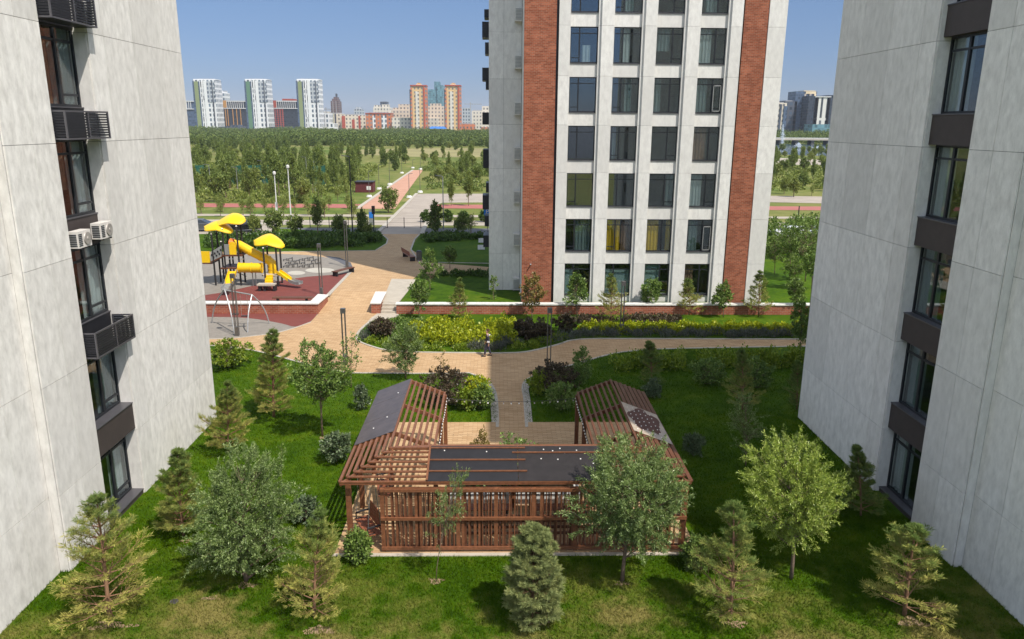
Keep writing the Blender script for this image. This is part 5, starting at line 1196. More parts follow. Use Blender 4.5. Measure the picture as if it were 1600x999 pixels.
def car(label, px, py, rz, mat, suv=True):
    c = G(px, py, ZU); r = thing('parked_car', label, 'car', (0, 0, 0), 'cars parked by the street'); H = 1.72 if suv else 1.45
    prof = [(-2.3, .35), (-2.32, .75), (-2.1, .98), (-1.15, 1.05), (1.9, 1.05), (2.25, .98), (2.3, .55), (2.25, .32)]
    b = MB(); n = len(prof); V = []
    for y, k in ((-.9, .97), (-.82, 1), (.82, 1), (.9, .97)): V += [(x*k, y, z if abs(y) < .85 else min(z, .96)) for x, z in prof]
    F = [(j*n+i, j*n+(i+1) % n, (j+1)*n+(i+1) % n, (j+1)*n+i) for j in range(3) for i in range(n)]+[tuple(range(n))[::-1], tuple(range(3*n, 4*n))]
    b.add(V, F); b.build('body', M[mat], r)
    def frus(z0, z1, x0, x1, X0, X1, w0, w1, m, nm):
        b = MB(); b.add([(x0, -w0, z0), (x1, -w0, z0), (x1, w0, z0), (x0, w0, z0), (X0, -w1, z1), (X1, -w1, z1), (X1, w1, z1), (X0, w1, z1)], [(3, 2, 1, 0), (4, 5, 6, 7), (0, 1, 5, 4), (1, 2, 6, 5), (2, 3, 7, 6), (3, 0, 4, 7)]); return b.build(nm, M[m], r)
    frus(1.045, H-.08, -1.2, 2.05, -.45, 1.8, .80, .64, 'cglass', 'window_band'); frus(H-.078, H, -.5, 1.82, -.35, 1.7, .66, .58, mat, 'roof')
    for x in (.35, 1.3): b = MB(); [b.bar((x, s*.81, 1.04), (x-.05, s*.65, H-.07), .08, .03) for s in (-1, 1)]; b.build('pillar', M[mat], r)
    for x in (-1.45, 1.42):
        for s in (-1, 1):
            b = MB(); b.tube([(x, s*.72, .34), (x, s*.93, .34)], .34, 16); w = b.build('wheel', M['tyre'], r); b = MB(); b.tube([(x, s*.931, .34), (x, s*.95, .34)], .2, 12); b.build('rim', M['steel'], w)
    for s in (-.62, .62):
        b = MB(); b.obox((-2.28, s, .78), (.1, .36, .14)); b.build('headlight', M['lamp'], r); b = MB(); b.obox((2.27, s, .88), (.08, .2, .2)); b.build('tail_light', M['red'], r)
    r.location = (c.x, c.y, ZU); r.rotation_euler.z = rz
car('black sport utility car parked beyond the playground roofs', 378, 362, R(200), 'carb'); car('grey car at the edge of the left building beyond the playground', 313, 361, R(185), 'carg', False)
car('white car half hidden behind the trees right of the tower', 1232, 373, R(8), 'carw', False); car('blue grey car half hidden beside the right building', 1271, 372, R(5), 'cars', False)
for px, lb in ((482, 'left dark hoop of the bicycle stand behind the plaza hedge'), (506, 'right dark hoop of the bicycle stand behind the plaza hedge')):
    p = G(px, 372, ZU); t = thing('bike_hoop', lb, 'bicycle stand', (p.x, p.y, ZU), 'bicycle hoops'); b = MB()
    b.tube([p+Vector((.62*math.cos(a*.3142), 0, .25+.62*math.sin(a*.3142))) for a in range(11)], .045, 8); b.build('hoop', M['dark'], t); b = MB()
    for s in (-.62, .62): b.tube([p+Vector((s, 0, 0)), p+Vector((s, 0, .26))], .045, 8)
    b.build('feet', M['dark'], t)
def pole(name, label, cat, px, py, pt, r=.07, mat='ltmetal', head=None, group=None):
    p = G(px, py, ZU); q = W(px, pt, p.y); t = thing(name, label, cat, (p.x, p.y, ZU), group); h = q.z-ZU
    b = MB(); b.tube([(p.x, p.y, ZU), (p.x, p.y, ZU+h)], [r, r*.6], 8); b.build('pole', M[mat], t)
    if head == 'ball': b = MB(); b.tube([(p.x, p.y, ZU+h), (p.x, p.y, ZU+h+.15), (p.x, p.y, ZU+h+.4), (p.x, p.y, ZU+h+.5)], [.08, .2, .2, .08], 10); b.build('lamp_globe', M['cap'], t)
    if head == 'arm': b = MB(); b.bar((p.x, p.y, ZU+h), (p.x-.9, p.y, ZU+h+.12), .22, .09); b.build('lamp_head', M['grey'], t)
    if head == 'base':
        b = MB(); b.bar((p.x, p.y, ZU+h), (p.x+.7, p.y, ZU+h+.1), .2, .08); b.build('lamp_head', M['grey'], t); b = MB(); b.tube([(p.x, p.y, ZU), (p.x, p.y, ZU+.35)], [.55, .4], 10); b.build('concrete_base', M['cap'], t)
    return t, p, h
sg = 'street lights along the park'
t, p, h = pole('street_light', 'tall white street light with a small poster tied round its pole', 'street light', 434, 348, 274, .09, 'cap', 'ball', sg)
b = MB(); b.box(p.x-.16, p.x+.16, p.y-.12, p.y-.08, ZU+1.6, ZU+2.7); b.build('poster', M['blue_sign'] if 'blue_sign' in M else M['cap'], t)
pole('street_light', 'tall white street light with a globe standing just right of the postered one', 'street light', 455.5, 352, 264, .09, 'cap', 'ball', sg)
pole('street_light', 'tall dark street light left of the red promenade', 'street light', 551, 362, 245, .09, 'dark', 'arm', sg)
pole('street_light', 'tall pale street light right of the side road', 'street light', 693, 359, 276, .08, 'ltmetal', 'arm', sg)
pole('street_light', 'tall grey street light close to the right building edge', 'street light', 1284, 346, 262, .1, 'ltmetal', None, sg)
pole('street_light', 'dark short post beside the red track right of the tower', 'post', 1247, 342, 322, .12, 'dark', None)
for i, (px, py, pt) in enumerate(((577, 308, 268), (592.5, 296, 258), (639.5, 309, 272), (656.5, 301, 262), (609, 289, 254), (628, 271, 252), (645, 263, 250), (657, 265, 248))):
    pole('park_light', ('slim park light with a white base left of the red promenade', 'slim park light with a white base right of the red promenade')[1 if px > 635 else 0] if i < 5 else 'far slim park light at the end of the red promenade', 'park light', px, py, pt, .06, 'grey', 'base', 'park lights along the red promenade')
for i, (px, py, pt) in enumerate(((330, 300, 258), (356, 296, 256), (372, 300, 262), (412, 292, 252), (430, 300, 258), (480, 285, 246), (493, 300, 252), (503, 290, 250))):
    pole('field_light', 'thin grey light pole rising among the park trees by the green court fences', 'light pole', px, py, pt, .07, 'ltmetal', 'arm', 'light poles by the sports courts')
M['green'] = sheet_mat('green_court_net', (.02, .11, .075), .8, .6)
for px, lb in ((321, 'leftmost green court fence between the park trees'), (371, 'green court fence left of the middle among the park trees'), (397, 'broad green court fence among the park trees'), (420, 'green court fence right of the broad one'), (497, 'rightmost green court fence between the park trees')):
    p = G(px, 291, ZU); t = thing('court_fence', lb, 'fence', (p.x, p.y, ZU), 'green court fences'); b = MB(); b.box(p.x-1.6, p.x+1.6, p.y, p.y+.06, ZU+.3, ZU+4.2); b.build('net', M['green'], t)
    for s in (-1.65, 0, 1.65): b = MB(); b.box(p.x+s-.05, p.x+s+.05, p.y-.08, p.y-.01, ZU, ZU+4.3); b.build('post', M['green'], t)
p = G(569, 301, ZU); kb = thing('kiosk', 'small dark red kiosk among the trees beside the red promenade', 'kiosk', (p.x, p.y, ZU)); b = MB(); b.box(p.x-1.7, p.x+1.7, p.y, p.y+3, ZU, ZU+1.9); b.build('wall', M['maroon'], kb); b = MB(); b.box(p.x-1.8, p.x+1.8, p.y-.2, p.y+3.2, ZU+1.902, ZU+2.05); b.build('roof', M['dark'], kb); b = MB(); b.box(p.x+.5, p.x+1.3, p.y-.03, p.y-.003, ZU+.5, ZU+1.2); b.build('window', M['cap'], kb)
# traffic signal, road sign and parking sign
p = G(585, 374, ZU); q = W(585, 322, p.y); t = thing('traffic_signal', 'dark signal post with a box head left of the side road', 'traffic signal', (p.x, p.y, ZU)); b = MB(); b.tube([p, (p.x, p.y, q.z-.5)], .06, 8); b.build('pole', M['dark'], t); b = MB(); b.box(p.x-.17, p.x+.17, p.y-.15, p.y+.15, q.z-.9, q.z); b.build('signal_box', M['dark'], t); b = MB(); b.tube([(p.x, p.y-.151, q.z-.22), (p.x, p.y-.2, q.z-.22)], .1, 10); b.build('lens', M['red'], t)
M['blue_sign'] = plain('blue_sign_face', (.02, .17, .55), .5, 0, .4, .02)
p = G(581, 352, ZU); t = thing('info_panel', 'tall narrow grey and blue information panel left of the signal post', 'sign', (p.x, p.y, ZU)); b = MB(); b.box(p.x-.35, p.x+.35, p.y, p.y+.12, ZU+.05, ZU+2.0); b.build('panel', M['ltmetal'], t); b = MB(); b.box(p.x-.3, p.x+.3, p.y-.012, p.y-.002, ZU+.9, ZU+1.7); b.build('panel_face', M['blue_sign'], t)
p = G(761.5, 366, ZU); q = W(761.5, 331, p.y); t = thing('parking_sign', 'blue square parking sign with a white letter P at the tower corner', 'sign', (p.x, p.y, ZU)); b = MB(); b.tube([p, (p.x, p.y, q.z+.3)], .04, 6); b.build('pole', M['grey'], t); b = MB(); b.box(p.x-.42, p.x+.42, p.y-.08, p.y-.05, q.z-.42, q.z+.42); f = b.build('sign_face', M['blue_sign'], t)
fo = bpy.data.curves.new('letter', 'FONT'); fo.body = 'P'; fo.size = .8; fo.extrude = .008; fo.align_x = 'CENTER'; fo.align_y = 'CENTER'; fo.materials.append(M['cap']); tmp = bpy.data.objects.new('letter_curve', fo); lt = bpy.data.objects.new('letter', bpy.data.meshes.new_from_object(tmp)); bpy.data.objects.remove(tmp); COL.objects.link(lt); lt.parent = f; lt.location = Vector((p.x, p.y-.095, q.z))-ORI[t.name]; lt.rotation_euler = (R(90), 0, 0)

# ------------------------------------------------------------------ park trees
def proto(seed, h, th, rx, K, Mn, L, wd, shape, mat, up=.5):
    V, F, t = tree_geo(seed, h, th, rx, K, Mn, L, wd, .7, .22, up, shape, .10, (0, 0), .05, .3, True)
    return V, F, t, mat
M['park1'] = leaf('park_tree_leaves', (.08, .12, .025), (.155, .20, .045), (.27, .31, .08), .3, .02); M['park2'] = leaf('pale_park_leaves', (.11, .15, .03), (.21, .245, .05), (.32, .34, .10), .3, .02)
M['con'] = leaf('conifer_leaves', (.07, .105, .032), (.13, .175, .05), (.20, .23, .075), .15, .0)
protos = {}
def get_proto(kind, i):
    k = (kind, i)
    if k not in protos:
        if kind == 'poplar': protos[k] = proto(300+i, 6.4, .7, .95, 80, 34, .28, .18, 'tall', 'park1', .9)
        elif kind == 'round': protos[k] = proto(310+i, 3.9, 1.0, 1.4, 80, 34, .28, .19, 'round', 'park1' if i % 2 else 'park2', .3)
        elif kind == 'sapling': protos[k] = proto(320+i, 2.6, .9, .65, 40, 24, .2, .14, 'round', 'park2', .4)
        elif kind == 'spruce': protos[k] = proto(330+i, 5.0, .3, 1.25, 110, 22, .42, .22, 'cone', 'con', .1)
        V, F, t, mat = protos[k]; me = np_mesh('crown', V, F); me.materials.append(M[mat]); tm = bpy.data.meshes.new('trunk'); tm.from_pydata(t.v, [], t.f); tm.materials.append(M['bark']); protos[k] = (me, tm)
    return protos[k]
rnp = random.Random(77)
def park_tree(kind, x, y, s, label, group, cat='tree', lv=ZU):
    me, tm = get_proto(kind, rnp.randrange(4)); nm = {'poplar': 'poplar_tree', 'round': 'park_tree', 'sapling': 'sapling', 'spruce': 'spruce_tree'}[kind]
    r = thing(nm, label, cat, (x, y, lv), group); a = bpy.data.objects.new('crown', me); COL.objects.link(a); a.parent = r; b = bpy.data.objects.new('trunk', tm); COL.objects.link(b); b.parent = r
    r.rotation_euler.z = rnp.uniform(0, 6.28); w = s*rnp.uniform(.85, 1.2); r.scale = (w, w, s); return r
def scatter_px(n, x0, x1, y0, y1, kinds, smin, smax, label, group, avoid=None, mind=3.0):
    pts = []; tries = 0
    while len(pts) < n and tries < n*40:
        tries += 1; Y0, Y1 = G(800, y1, ZU).y, G(800, y0, ZU).y; Y = rnp.uniform(Y0, Y1); px = rnp.uniform(x0, x1)
        py = 193.2+ (CAM_H-ZU)*1214/Y*.98; q = G(px, py, ZU)
        if avoid and avoid(px, q): continue
        if any((q.x-a)**2+(q.y-b)**2 < mind**2 for a, b in pts): continue
        pts.append((q.x, q.y)); park_tree(rnp.choice(kinds), q.x, q.y, rnp.uniform(smin, smax), label, group)
A_, B_ = G(558, 326.5, ZU), G(645, 266, ZU); C_, D_ = G(617, 326.5, ZU), G(661, 266, ZU)
def on_prom(px, q):
    k = (q.y-A_.y)/(B_.y-A_.y); xl = A_.x+(B_.x-A_.x)*k; xr = C_.x+(D_.x-C_.x)*k
    return xl-3 < q.x < xr+3 and q.y < 240 or (118 < q.y < 125.5) or (q.y < 160 and xr < q.x < xr+20+ (q.y-120)*.2)
L1 = 'leafy tree in the dense park rows left of the red promenade'; L2 = 'park tree right of the red promenade'; L3 = 'tree in the park seen between the tower and the right building'
scatter_px(125, 300, 560, 268, 322, ['poplar', 'poplar', 'round', 'poplar', 'sapling'], .7, 1.25, L1, 'trees in the left park rows', on_prom, 3.6)
scatter_px(95, 300, 640, 243, 272, ['round', 'poplar', 'round', 'spruce'], .6, 1.1, L1, 'trees in the left park rows', on_prom, 3.8)
scatter_px(46, 655, 772, 246, 316, ['round', 'poplar', 'round', 'sapling'], .7, 1.0, L2, 'trees right of the promenade', on_prom, 4.5)
scatter_px(50, 1195, 1310, 246, 312, ['round', 'sapling', 'round', 'poplar'], .7, 1.1, L3, 'trees in the right park', None, 4.0)
scatter_px(8, 1200, 1310, 238, 247, ['round'], .8, 1.1, 'rounded tree on the near bank of the lake', 'trees on the lake bank', None, 5)
scatter_px(26, 300, 560, 330, 345, ['sapling'], .8, 1.2, 'small street tree on the verge in front of the red track', 'street trees on the verge', None, 3)
for px, py, k, s, lb in ((607, 333, 'round', 1.0, 'solitary young tree standing at the near end of the red promenade'), (681, 362, 'spruce', .75, 'dark conifer at the tower side of the side road mouth'), (722, 366, 'round', .65, 'dark rounded tree beside the fence near the tower'),
                    (430, 368, 'round', .8, 'bushy dark tree behind the plaza hedge below the white street lights'), (462, 369, 'round', .65, 'second dark tree behind the plaza hedge'), (497, 369, 'poplar', .7, 'open branched tree by the bicycle hoops'), (530, 369, 'round', .65, 'dense dark tree behind the bicycle hoops'),
                    (566, 370, 'spruce', .65, 'dark shrubby tree at the end of the plaza hedge'), (398, 366, 'round', .6, 'dark bushy tree beside the black car'), (575, 372, 'round', .5, 'small dark tree next to the signal post'), (736, 368, 'sapling', 1.0, 'thin dark sapling by the small white boards'), (705, 322, 'poplar', .75, 'slim poplar right of the side road'), (732, 322, 'poplar', .9, 'taller poplar near the tower edge')):
    q = G(px, py, ZU); park_tree(k, q.x, q.y, s, lb, None)
for px, py, lb in ((665, 347, 'clipped round bush left on the verge right of the side road'), (700, 347, 'clipped round bush in the middle of the verge right of the side road'), (725, 349, 'larger clipped round bush on the verge near the tower'), (756, 347, 'clipped bush at the tower edge')):
    q = G(px, py, ZU); V, F, t = tree_geo(400+px, 1.7, .02, .75, 60, 24, .22, .16, .2, .1, .6, 'round', .03, (0, 0), 0, .5); place_tree('round_bush', lb, 'bush', (q.x, q.y, ZU), V, F, t, 'hedge', crown='foliage')
planting('undergrowth', 'rough leafy undergrowth among the dense park rows left of the promenade', 'undergrowth', pxs([(296, 318), (480, 318), (545, 300), (600, 262), (296, 258)], ZU), 1.3, 'park2', 231, ZU, dens=16, L=.42, wd=.28, clump=1.5, kind='stuff', keep=.16)
planting('undergrowth', 'low bushy undergrowth right of the promenade', 'undergrowth', pxs([(662, 300), (775, 300), (775, 256), (668, 256)], ZU), 1.1, 'park1', 232, ZU, dens=16, L=.42, wd=.28, clump=1.4, kind='stuff', keep=.12)
planting('undergrowth', 'thick bushes on the bank between the tower and the right building', 'undergrowth', pxs([(1190, 380), (1300, 380), (1300, 350), (1190, 350)], ZU), 1.6, 'decid2', 233, ZU, dens=40, L=.3, wd=.2, clump=1.1, kind='stuff', keep=.5)
planting('undergrowth', 'low bushes on the meadow between the tower and the right building', 'undergrowth', pxs([(1190, 300), (1310, 300), (1310, 262), (1190, 262)], ZU), 1.1, 'park2', 234, ZU, dens=16, L=.4, wd=.28, clump=1.4, kind='stuff', keep=.14)
# dark spruces scattered on the meadow
L4 = 'dark spruce standing on the open meadow in front of the far forest'
scatter_px(80, 300, 770, 226.5, 237, ['spruce', 'spruce', 'round'], .75, 1.15, L4, 'spruces on the meadow', None, 6)
scatter_px(45, 300, 450, 230, 246, ['spruce', 'poplar'], .7, 1.0, L1, 'trees in the left park rows', None, 5)
# the far forest: one mass
rng = np.random.default_rng(9)
def forest(name, label, n, px0, px1, Y0, Y1, hmin, hmax, mat, skew=1.5):
    Y = Y0+(Y1-Y0)*rng.uniform(0, 1, n)**skew; px = rng.uniform(px0, px1, n); k = FPX*1.03
    X = np.array([G(float(a), 215, ZU).x/G(float(a), 215, ZU).y for a in px])*Y; h = rng.uniform(hmin, hmax, n)*(.85+.22*np.sin(X*.045+Y*.013)+.18*np.sin(X*.017-Y*.03))
    m = 46; u = rng.uniform(0, 1, (n, m)); a = rng.uniform(0, 6.28, (n, m)); rr = (1-u)**.8*.24*h[:, None]*rng.uniform(.5, 1.1, (n, m))+.15
    P = np.stack([X[:, None]+rr*np.cos(a), Y[:, None]+rr*np.sin(a), ZU+u*h[:, None]], -1).reshape(-1, 3)
    D = unit(np.stack([np.cos(a)*.7, np.sin(a)*.7, np.full_like(a, .35)], -1).reshape(-1, 3)+rng.normal(size=(n*m, 3))*.3); V, F = leaf_quads(P, D, rng, 1.15, .7, .3)
    o = np_build(name, V, F, M[mat], None, (float(X.mean()), float(Y.mean()), ZU)); return tag(o, label, 'forest', None, 'stuff')
forest('forest', 'dense dark conifer forest stretching below the skyline', 7000, 285, 800, 440, 1150, 2.2, 6.4, 'con', 1.15)
forest('forest', 'belt of trees on the far shore of the lake', 700, 1180, 1340, 560, 900, 6, 9, 'con')
# lake fountains, bridge
M['spray'] = sheet_mat('water_spray', (.75, .80, .85), .55, .6)
for px, py, pt, lb, w in ((1222, 232, 196, 'tall plume of the lake fountain at the tower edge', 2.0), (1247, 232, 224, 'short wide jet of the lake fountain', 3.2), (1279, 233, 229.5, 'low foaming jet of the lake fountain', 6)):
    p = G(px, py, ZU); q = W(px, pt, p.y); h = q.z-ZU; t = thing('fountain', lb, 'fountain', (p.x, p.y, ZU), 'jets of the lake fountain')
    n = 700; u = rng.uniform(0, 1, n); spread = w*(.15+.85*(1-np.abs(2*u-.9)))*.5; P = np.stack([p.x+rng.normal(0, 1, n)*spread*.6-(u*w*.4 if h > 8 else 0), p.y+rng.normal(0, 1, n)*spread*.6, ZU+u*h], -1)
    V, F = leaf_quads(P, unit(rng.normal(size=(n, 3))*.4+np.array([0, 0, 1])), rng, max(.5, h*.06), .3, 0); np_build('spray', V, F, M['spray'], t)
    b = MB(); b.tube([(p.x, p.y, ZU), (p.x, p.y, ZU+.5)], .4, 8); b.build('nozzle', M['grey'], t)
a, b_ = G(1180, 226, ZU), G(1360, 229, ZU); br_ = thing('bridge', 'long low pale bridge across the lake', 'bridge', ((a.x+b_.x)/2, a.y, ZU)); m = MB(); m.bar((a.x, a.y, 4.2), (b_.x, a.y, 4.2), 9, .9); m.build('deck', M['stone'], br_)
m = MB(); m.bar((a.x, a.y-4.4, 5.2), (b_.x, a.y-4.4, 5.2), .2, .5); m.build('parapet', M['cap'], br_)
for k in range(6): x = a.x+(b_.x-a.x)*(k+.5)/6; m = MB(); m.box(x-1, x+1, a.y-3.5, a.y+3.5, ZU-.5, 3.74); m.build('pier', M['joint'], br_)

# ------------------------------------------------------------------ the far city
def fc_(n, *a, **k): M[n] = facade(n, *a, **k); return n
fc_('f_white', (.66, .66, .66), (.10, .13, .16), 6.0, 7.5, .5, .62); fc_('f_grey', (.40, .42, .44), (.10, .12, .15), 5.2, 6.4, .55, .6)
fc_('f_dark', (.085, .095, .12), (.05, .07, .10), 5.6, 5.6, .6, .6); fc_('f_blue', (.07, .10, .16), (.06, .09, .14), 3.0, 3.3, .7, .7)
fc_('f_oran', (.52, .27, .06), (.06, .07, .09), 4.4, 3.4, .62, .66); fc_('f_red', (.36, .075, .055), (.06, .07, .09), 4.0, 3.4, .6, .6)
fc_('f_brick', (.50, .17, .075), (.16, .16, .17), 6.0, 6.2, .45, .5); fc_('f_cream', (.62, .54, .43), (.17, .16, .16), 6., 6.2, .42, .5)
fc_('f_tan', (.60, .41, .20), (.17, .16, .16), 5.6, 6.0, .42, .5); fc_('f_pink', (.56, .46, .36), (.16, .15, .15), 5.8, 6.2, .42, .5); fc_('f_beige', (.60, .55, .47), (.17, .17, .17), 5.6, 6.2, .42, .5)
fc_('f_glass', (.11, .22, .25), (.09, .18, .22), 4.0, 4.0, .8, .8); fc_('f_brown', (.17, .11, .10), (.07, .06, .07), 3.0, 3.6, .5, .7); fc_('f_black', (.035, .042, .06), (.03, .04, .055), 3.2, 3.4, .7, .7); fc_('f_lat', (.62, .60, .55), (.08, .09, .1), 7.0, 30., .38, .9)
M['cgreen'] = plain('green_facade', (.22, .26, .12), .8); M['cgreen2'] = plain('dark_green_facade', (.10, .20, .12), .8); M['cwhite'] = plain('white_facade', (.68, .68, .67), .8); M['cred'] = plain('red_facade', (.36, .06, .03), .8); M['cor'] = plain('orange_facade', (.50, .25, .07), .8); M['cbl'] = plain('blue_roof', (.03, .16, .48), .6); M['cdk'] = plain('dark_facade', (.045, .05, .065), .6); M['ccream'] = plain('cream_facade', (.62, .50, .32), .8); M['cgry'] = plain('grey_roof', (.30, .30, .31), .8)
class City:
    """one far building: upright boxes measured off the photo at the distance where it stands"""
    def __init__(s, name, label, x0, x1, yt, Y, mat, depth=None, yb=206):
        s.Y = Y; s.a, s.b, s.top = W(x0, yt, Y), W(x1, yt, Y), 0; s.zt = W((x0+x1)/2, yt, Y).z; s.zb = ZU
        s.d = depth or max(14, (s.b.x-s.a.x)*.8); s.t = thing(name, label, 'building', ((s.a.x+s.b.x)/2, Y, ZU))
        s.box('wall', x0, x1, yt, None, mat)
    def box(s, part, x0, x1, yt, yb, mat, out=0., d=None):
        a, b = W(x0, yt, s.Y).x, W(x1, yt, s.Y).x; m = (x0+x1)/2; zt = W(m, yt, s.Y).z; zb = s.zb if yb is None else W(m, yb, s.Y).z
        q = MB(); q.box(a, b, s.Y-out, s.Y+(d or s.d), zb, zt); return q.build(part, M[mat], s.t)
    def roof(s, x0, x1, yt, yb, mat='cgry', part='roof_block', inset=3): 
        a, b = W(x0, yt, s.Y).x, W(x1, yt, s.Y).x; q = MB(); m = (x0+x1)/2; q.box(a, b, s.Y+inset, s.Y+s.d-2, W(m, yb, s.Y).z+.02, W(m, yt, s.Y).z); q.build(part, M[mat], s.t)
YC = 1330
for x0, g, lb in ((301, 'cgreen', 'leftmost tall white tower with a light green stripe on the skyline'), (382, 'cgreen2', 'middle tall white tower with a dark green stripe on the skyline'), (463, 'cgreen', 'right tall white tower with a green stripe on the skyline')):
    c = City('high_rise', lb, x0, x0+34, 125, YC-60, 'f_white', 30)
    c.box('dark_edge', x0-.8, x0+1.6, 127, None, 'f_blue', .6); c.box('green_stripe', x0+2, x0+8, 127.5, None, g, .8); c.box('dark_strip', x0+8.3, x0+10.2, 127.5, None, 'f_blue', .5)
    for k in (10.5, 13.2): c.box('white_rib', x0+k, x0+k+.9, 126, None, 'cwhite', 1.2)
    c.box('white_band', x0+16.5, x0+21, 126, None, 'cwhite', 1.5); c.box('grey_bay', x0+21.3, x0+33.5, 127.5, 160, 'f_grey', .7); c.box('grey_strip', x0+29, x0+30.5, 127.5, None, 'cdk', .9)
    for k in range(7): c.box('window_column', x0+11.6+(k % 3)*2.6, x0+12.8+(k % 3)*2.6, 128+11*k, 135+11*k, 'cdk', .3)
    c.roof(x0-.5, x0+34.5, 123.6, 124.8, 'cwhite', 'crown'); c.roof(x0+5, x0+29, 122.8, 123.55, 'cgry', 'roof_plant', 8)
def slab(label, x0, x1, yt, mat, acc, Y, end, yband):
    c = City('apartment_block', label, x0, x1, yt, Y, mat, 40); c.box('white_frame', x0+4, x1, yt+.2, yt+1.6, 'cwhite', 1.5); c.box('white_frame', x0+2, x1, yband, yband+1.1, 'cwhite', 1.5)
    n = int((x1-x0-6)/3.2)
    for k in range(n): c.box('white_frame', x0+6+k*3.2, x0+6.6+k*3.2, yt+1.65, yband-.05, 'cwhite', 1.3)
    c.box('colour_end', x0, x0+5.5, yt-.3, None if end == 'full' else yband-.5, acc, 1.7)
    return c
c = slab('long dark block with orange ends and white frames between the green striped towers', 348, 384, 157.5, 'f_black', 'cor', YC+10, 'top', 169)
for k in (1.5, 5, 13, 19, 25): c.box('orange_strip', 348+k+2, 349+k+2.0, 170.5, 197, 'cor', 1.2)
c = slab('long dark block with a dark red end beside the right green striped tower', 426, 466, 157.5, 'f_black', 'cred', YC+10, 'top', 169)
for k in (0, 4, 8, 12): c.box('red_strip', 428+k, 430.6+k, 170.5, None, 'f_red', 1.2)
c.roof(440, 457, 154.5, 157.4, 'cred', 'red_roof_block')
slab('dark blue green block at the left edge of the skyline', 285, 303, 157.5, 'f_blue', 'cwhite', YC+10, 'top', 170)
for lb, x0, x1, yt, Y, mt, ex in (('white stepped tower behind the leftmost green striped tower', 337, 350, 145, YC+120, 'f_white', ((340, 347, 141.5, 145),)), ('low dark pavilion before the orange block', 341, 375, 198, YC-120, 'f_dark', ((360, 370, 195.5, 198),)), ('low dark pavilion before the dark red block', 420, 463, 198.5, YC-120, 'f_dark', ()),
        ('narrow orange block between the middle tower and the red block', 419, 427, 178.5, YC+60, 'f_brick', ()), ('small green and white block right of the right green striped tower', 496, 514, 177, YC-20, 'f_white', ((498, 503, 176, 177),)), ('cream block right of the green and white block', 514, 534, 178, YC+20, 'f_cream', ((517, 530, 176.5, 178),)),
        ('white low block below the cream block', 514, 522, 193, YC-60, 'f_white', ()), ('cream block with red bands in the middle of the skyline', 533, 572, 180, YC, 'f_cream', ((540, 560, 178.5, 180),)), ('wide brick orange apartment block with white balcony bays', 571, 611, 177, YC-40, 'f_brick', ((576, 604, 175.6, 177),)),
        ('pale classical block behind the brick orange block', 583, 609, 168, YC+140, 'f_beige', ((584, 592, 164.5, 168), (596, 606, 163.5, 168))), ('dark cubic block peeping over the pale classical block', 594, 604, 159, YC+260, 'f_dark', ()), ('stepped beige residential block left of the left orange tower', 611, 642, 172, YC+10, 'f_pink', ((613, 640, 168.5, 172), (622, 641, 163, 168.5))),
        ('lower beige block before the left orange tower', 612, 645, 184, YC-60, 'f_beige', ()), ('stepped pink beige block between the two orange towers', 665, 697, 171, YC+10, 'f_pink', ((668, 693, 166, 171), (672, 688, 162, 166))), ('beige block in front of the pink beige block', 667, 684, 185, YC-20, 'f_beige', ()), ('low red brick block right of the right orange tower', 719, 742, 194, YC-50, 'f_brick', ((722, 738, 192.8, 194),)),
        ('grey tower under construction beside a crane on the right skyline', 722, 735, 169, YC+200, 'f_grey', ()), ('white block near the tower edge on the skyline', 737, 755, 173.5, YC+60, 'f_beige', ((739, 753, 172, 173.5),)), ('white stepped block at the tower edge on the skyline', 751, 772, 176, YC, 'f_beige', ((753, 770, 166, 176),)), ('red brick base block at the tower edge', 751, 775, 199, YC-60, 'f_brick', ()),
        ('distant pale grey block above the cream blocks', 553, 565, 171, YC+300, 'f_grey', ((555, 561, 167.5, 171),)), ('distant small white tower behind the middle of the skyline', 500, 512, 174.5, YC+240, 'f_beige', ()), ('distant cream block left of the brown spire tower', 505, 518, 176.5, YC+200, 'f_cream', ())):
    c = City('apartment_block', lb, x0, x1, yt, Y, mt, 30)
    for e in ex: c.roof(e[0], e[1], e[2], e[3], mt if e[3]-e[2] > 2.4 else 'cgry', 'upper_storeys' if e[3]-e[2] > 2.4 else 'roof_block')
    if 'brick orange' in lb:
        for k in (11, 25): c.box('balcony_bay', x0+k, x0+k+(4.5 if k < 20 else 8), 181, 203, 'f_white', .8)
        c.box('cornice', x0-.4, x1+.4, 176.8, 177.8, 'cred', 1)
    if 'red bands' in lb:
        for k, w_ in ((1, 5), (17, 4), (27, 3)): c.box('red_band', x0+k, x0+k+w_, 181.5 if k != 17 else 187, None, 'cred', .8)
    if 'green and white' in lb: c.box('green_strip', x0+1, x0+6.5, 177.5, None, 'cgreen2', .8); c.box('dark_strip', x0+9, x0+11, 178, None, 'cdk', .8)
for x0, lb in ((641.5, 'left orange and cream tower with a crown on the skyline'), (695.5, 'right orange and cream tower with a crown on the skyline')):
    c = City('high_rise', lb, x0, x0+24, 134, YC-80, 'f_tan', 24)
    c.box('red_edge', x0-.6, x0+2.2, 134, None, 'f_brick', .8); c.box('red_edge', x0+20.3, x0+24.5, 134, None, 'f_brick', .8); c.box('red_edge', x0+19.6, x0+21.6, 136, None, 'cred', 1.3); c.box('balcony_bay', x0+7.5, x0+13, 143, 203, 'f_beige', 1); c.box('cornice', x0-.8, x0+24.8, 133, 134.8, 'cred', 1.5)
    c.box('shaded_strip', x0-1.8, x0-.7, 140, None, 'cdk', .2)  # dark sliver beside the wall, its shade put into the colour
    c.roof(x0+8, x0+16, 131, 133.0, 'ccream', 'crown'); c.roof(x0+10, x0+14, 129.5, 130.95, 'cor', 'crown_top', 5)
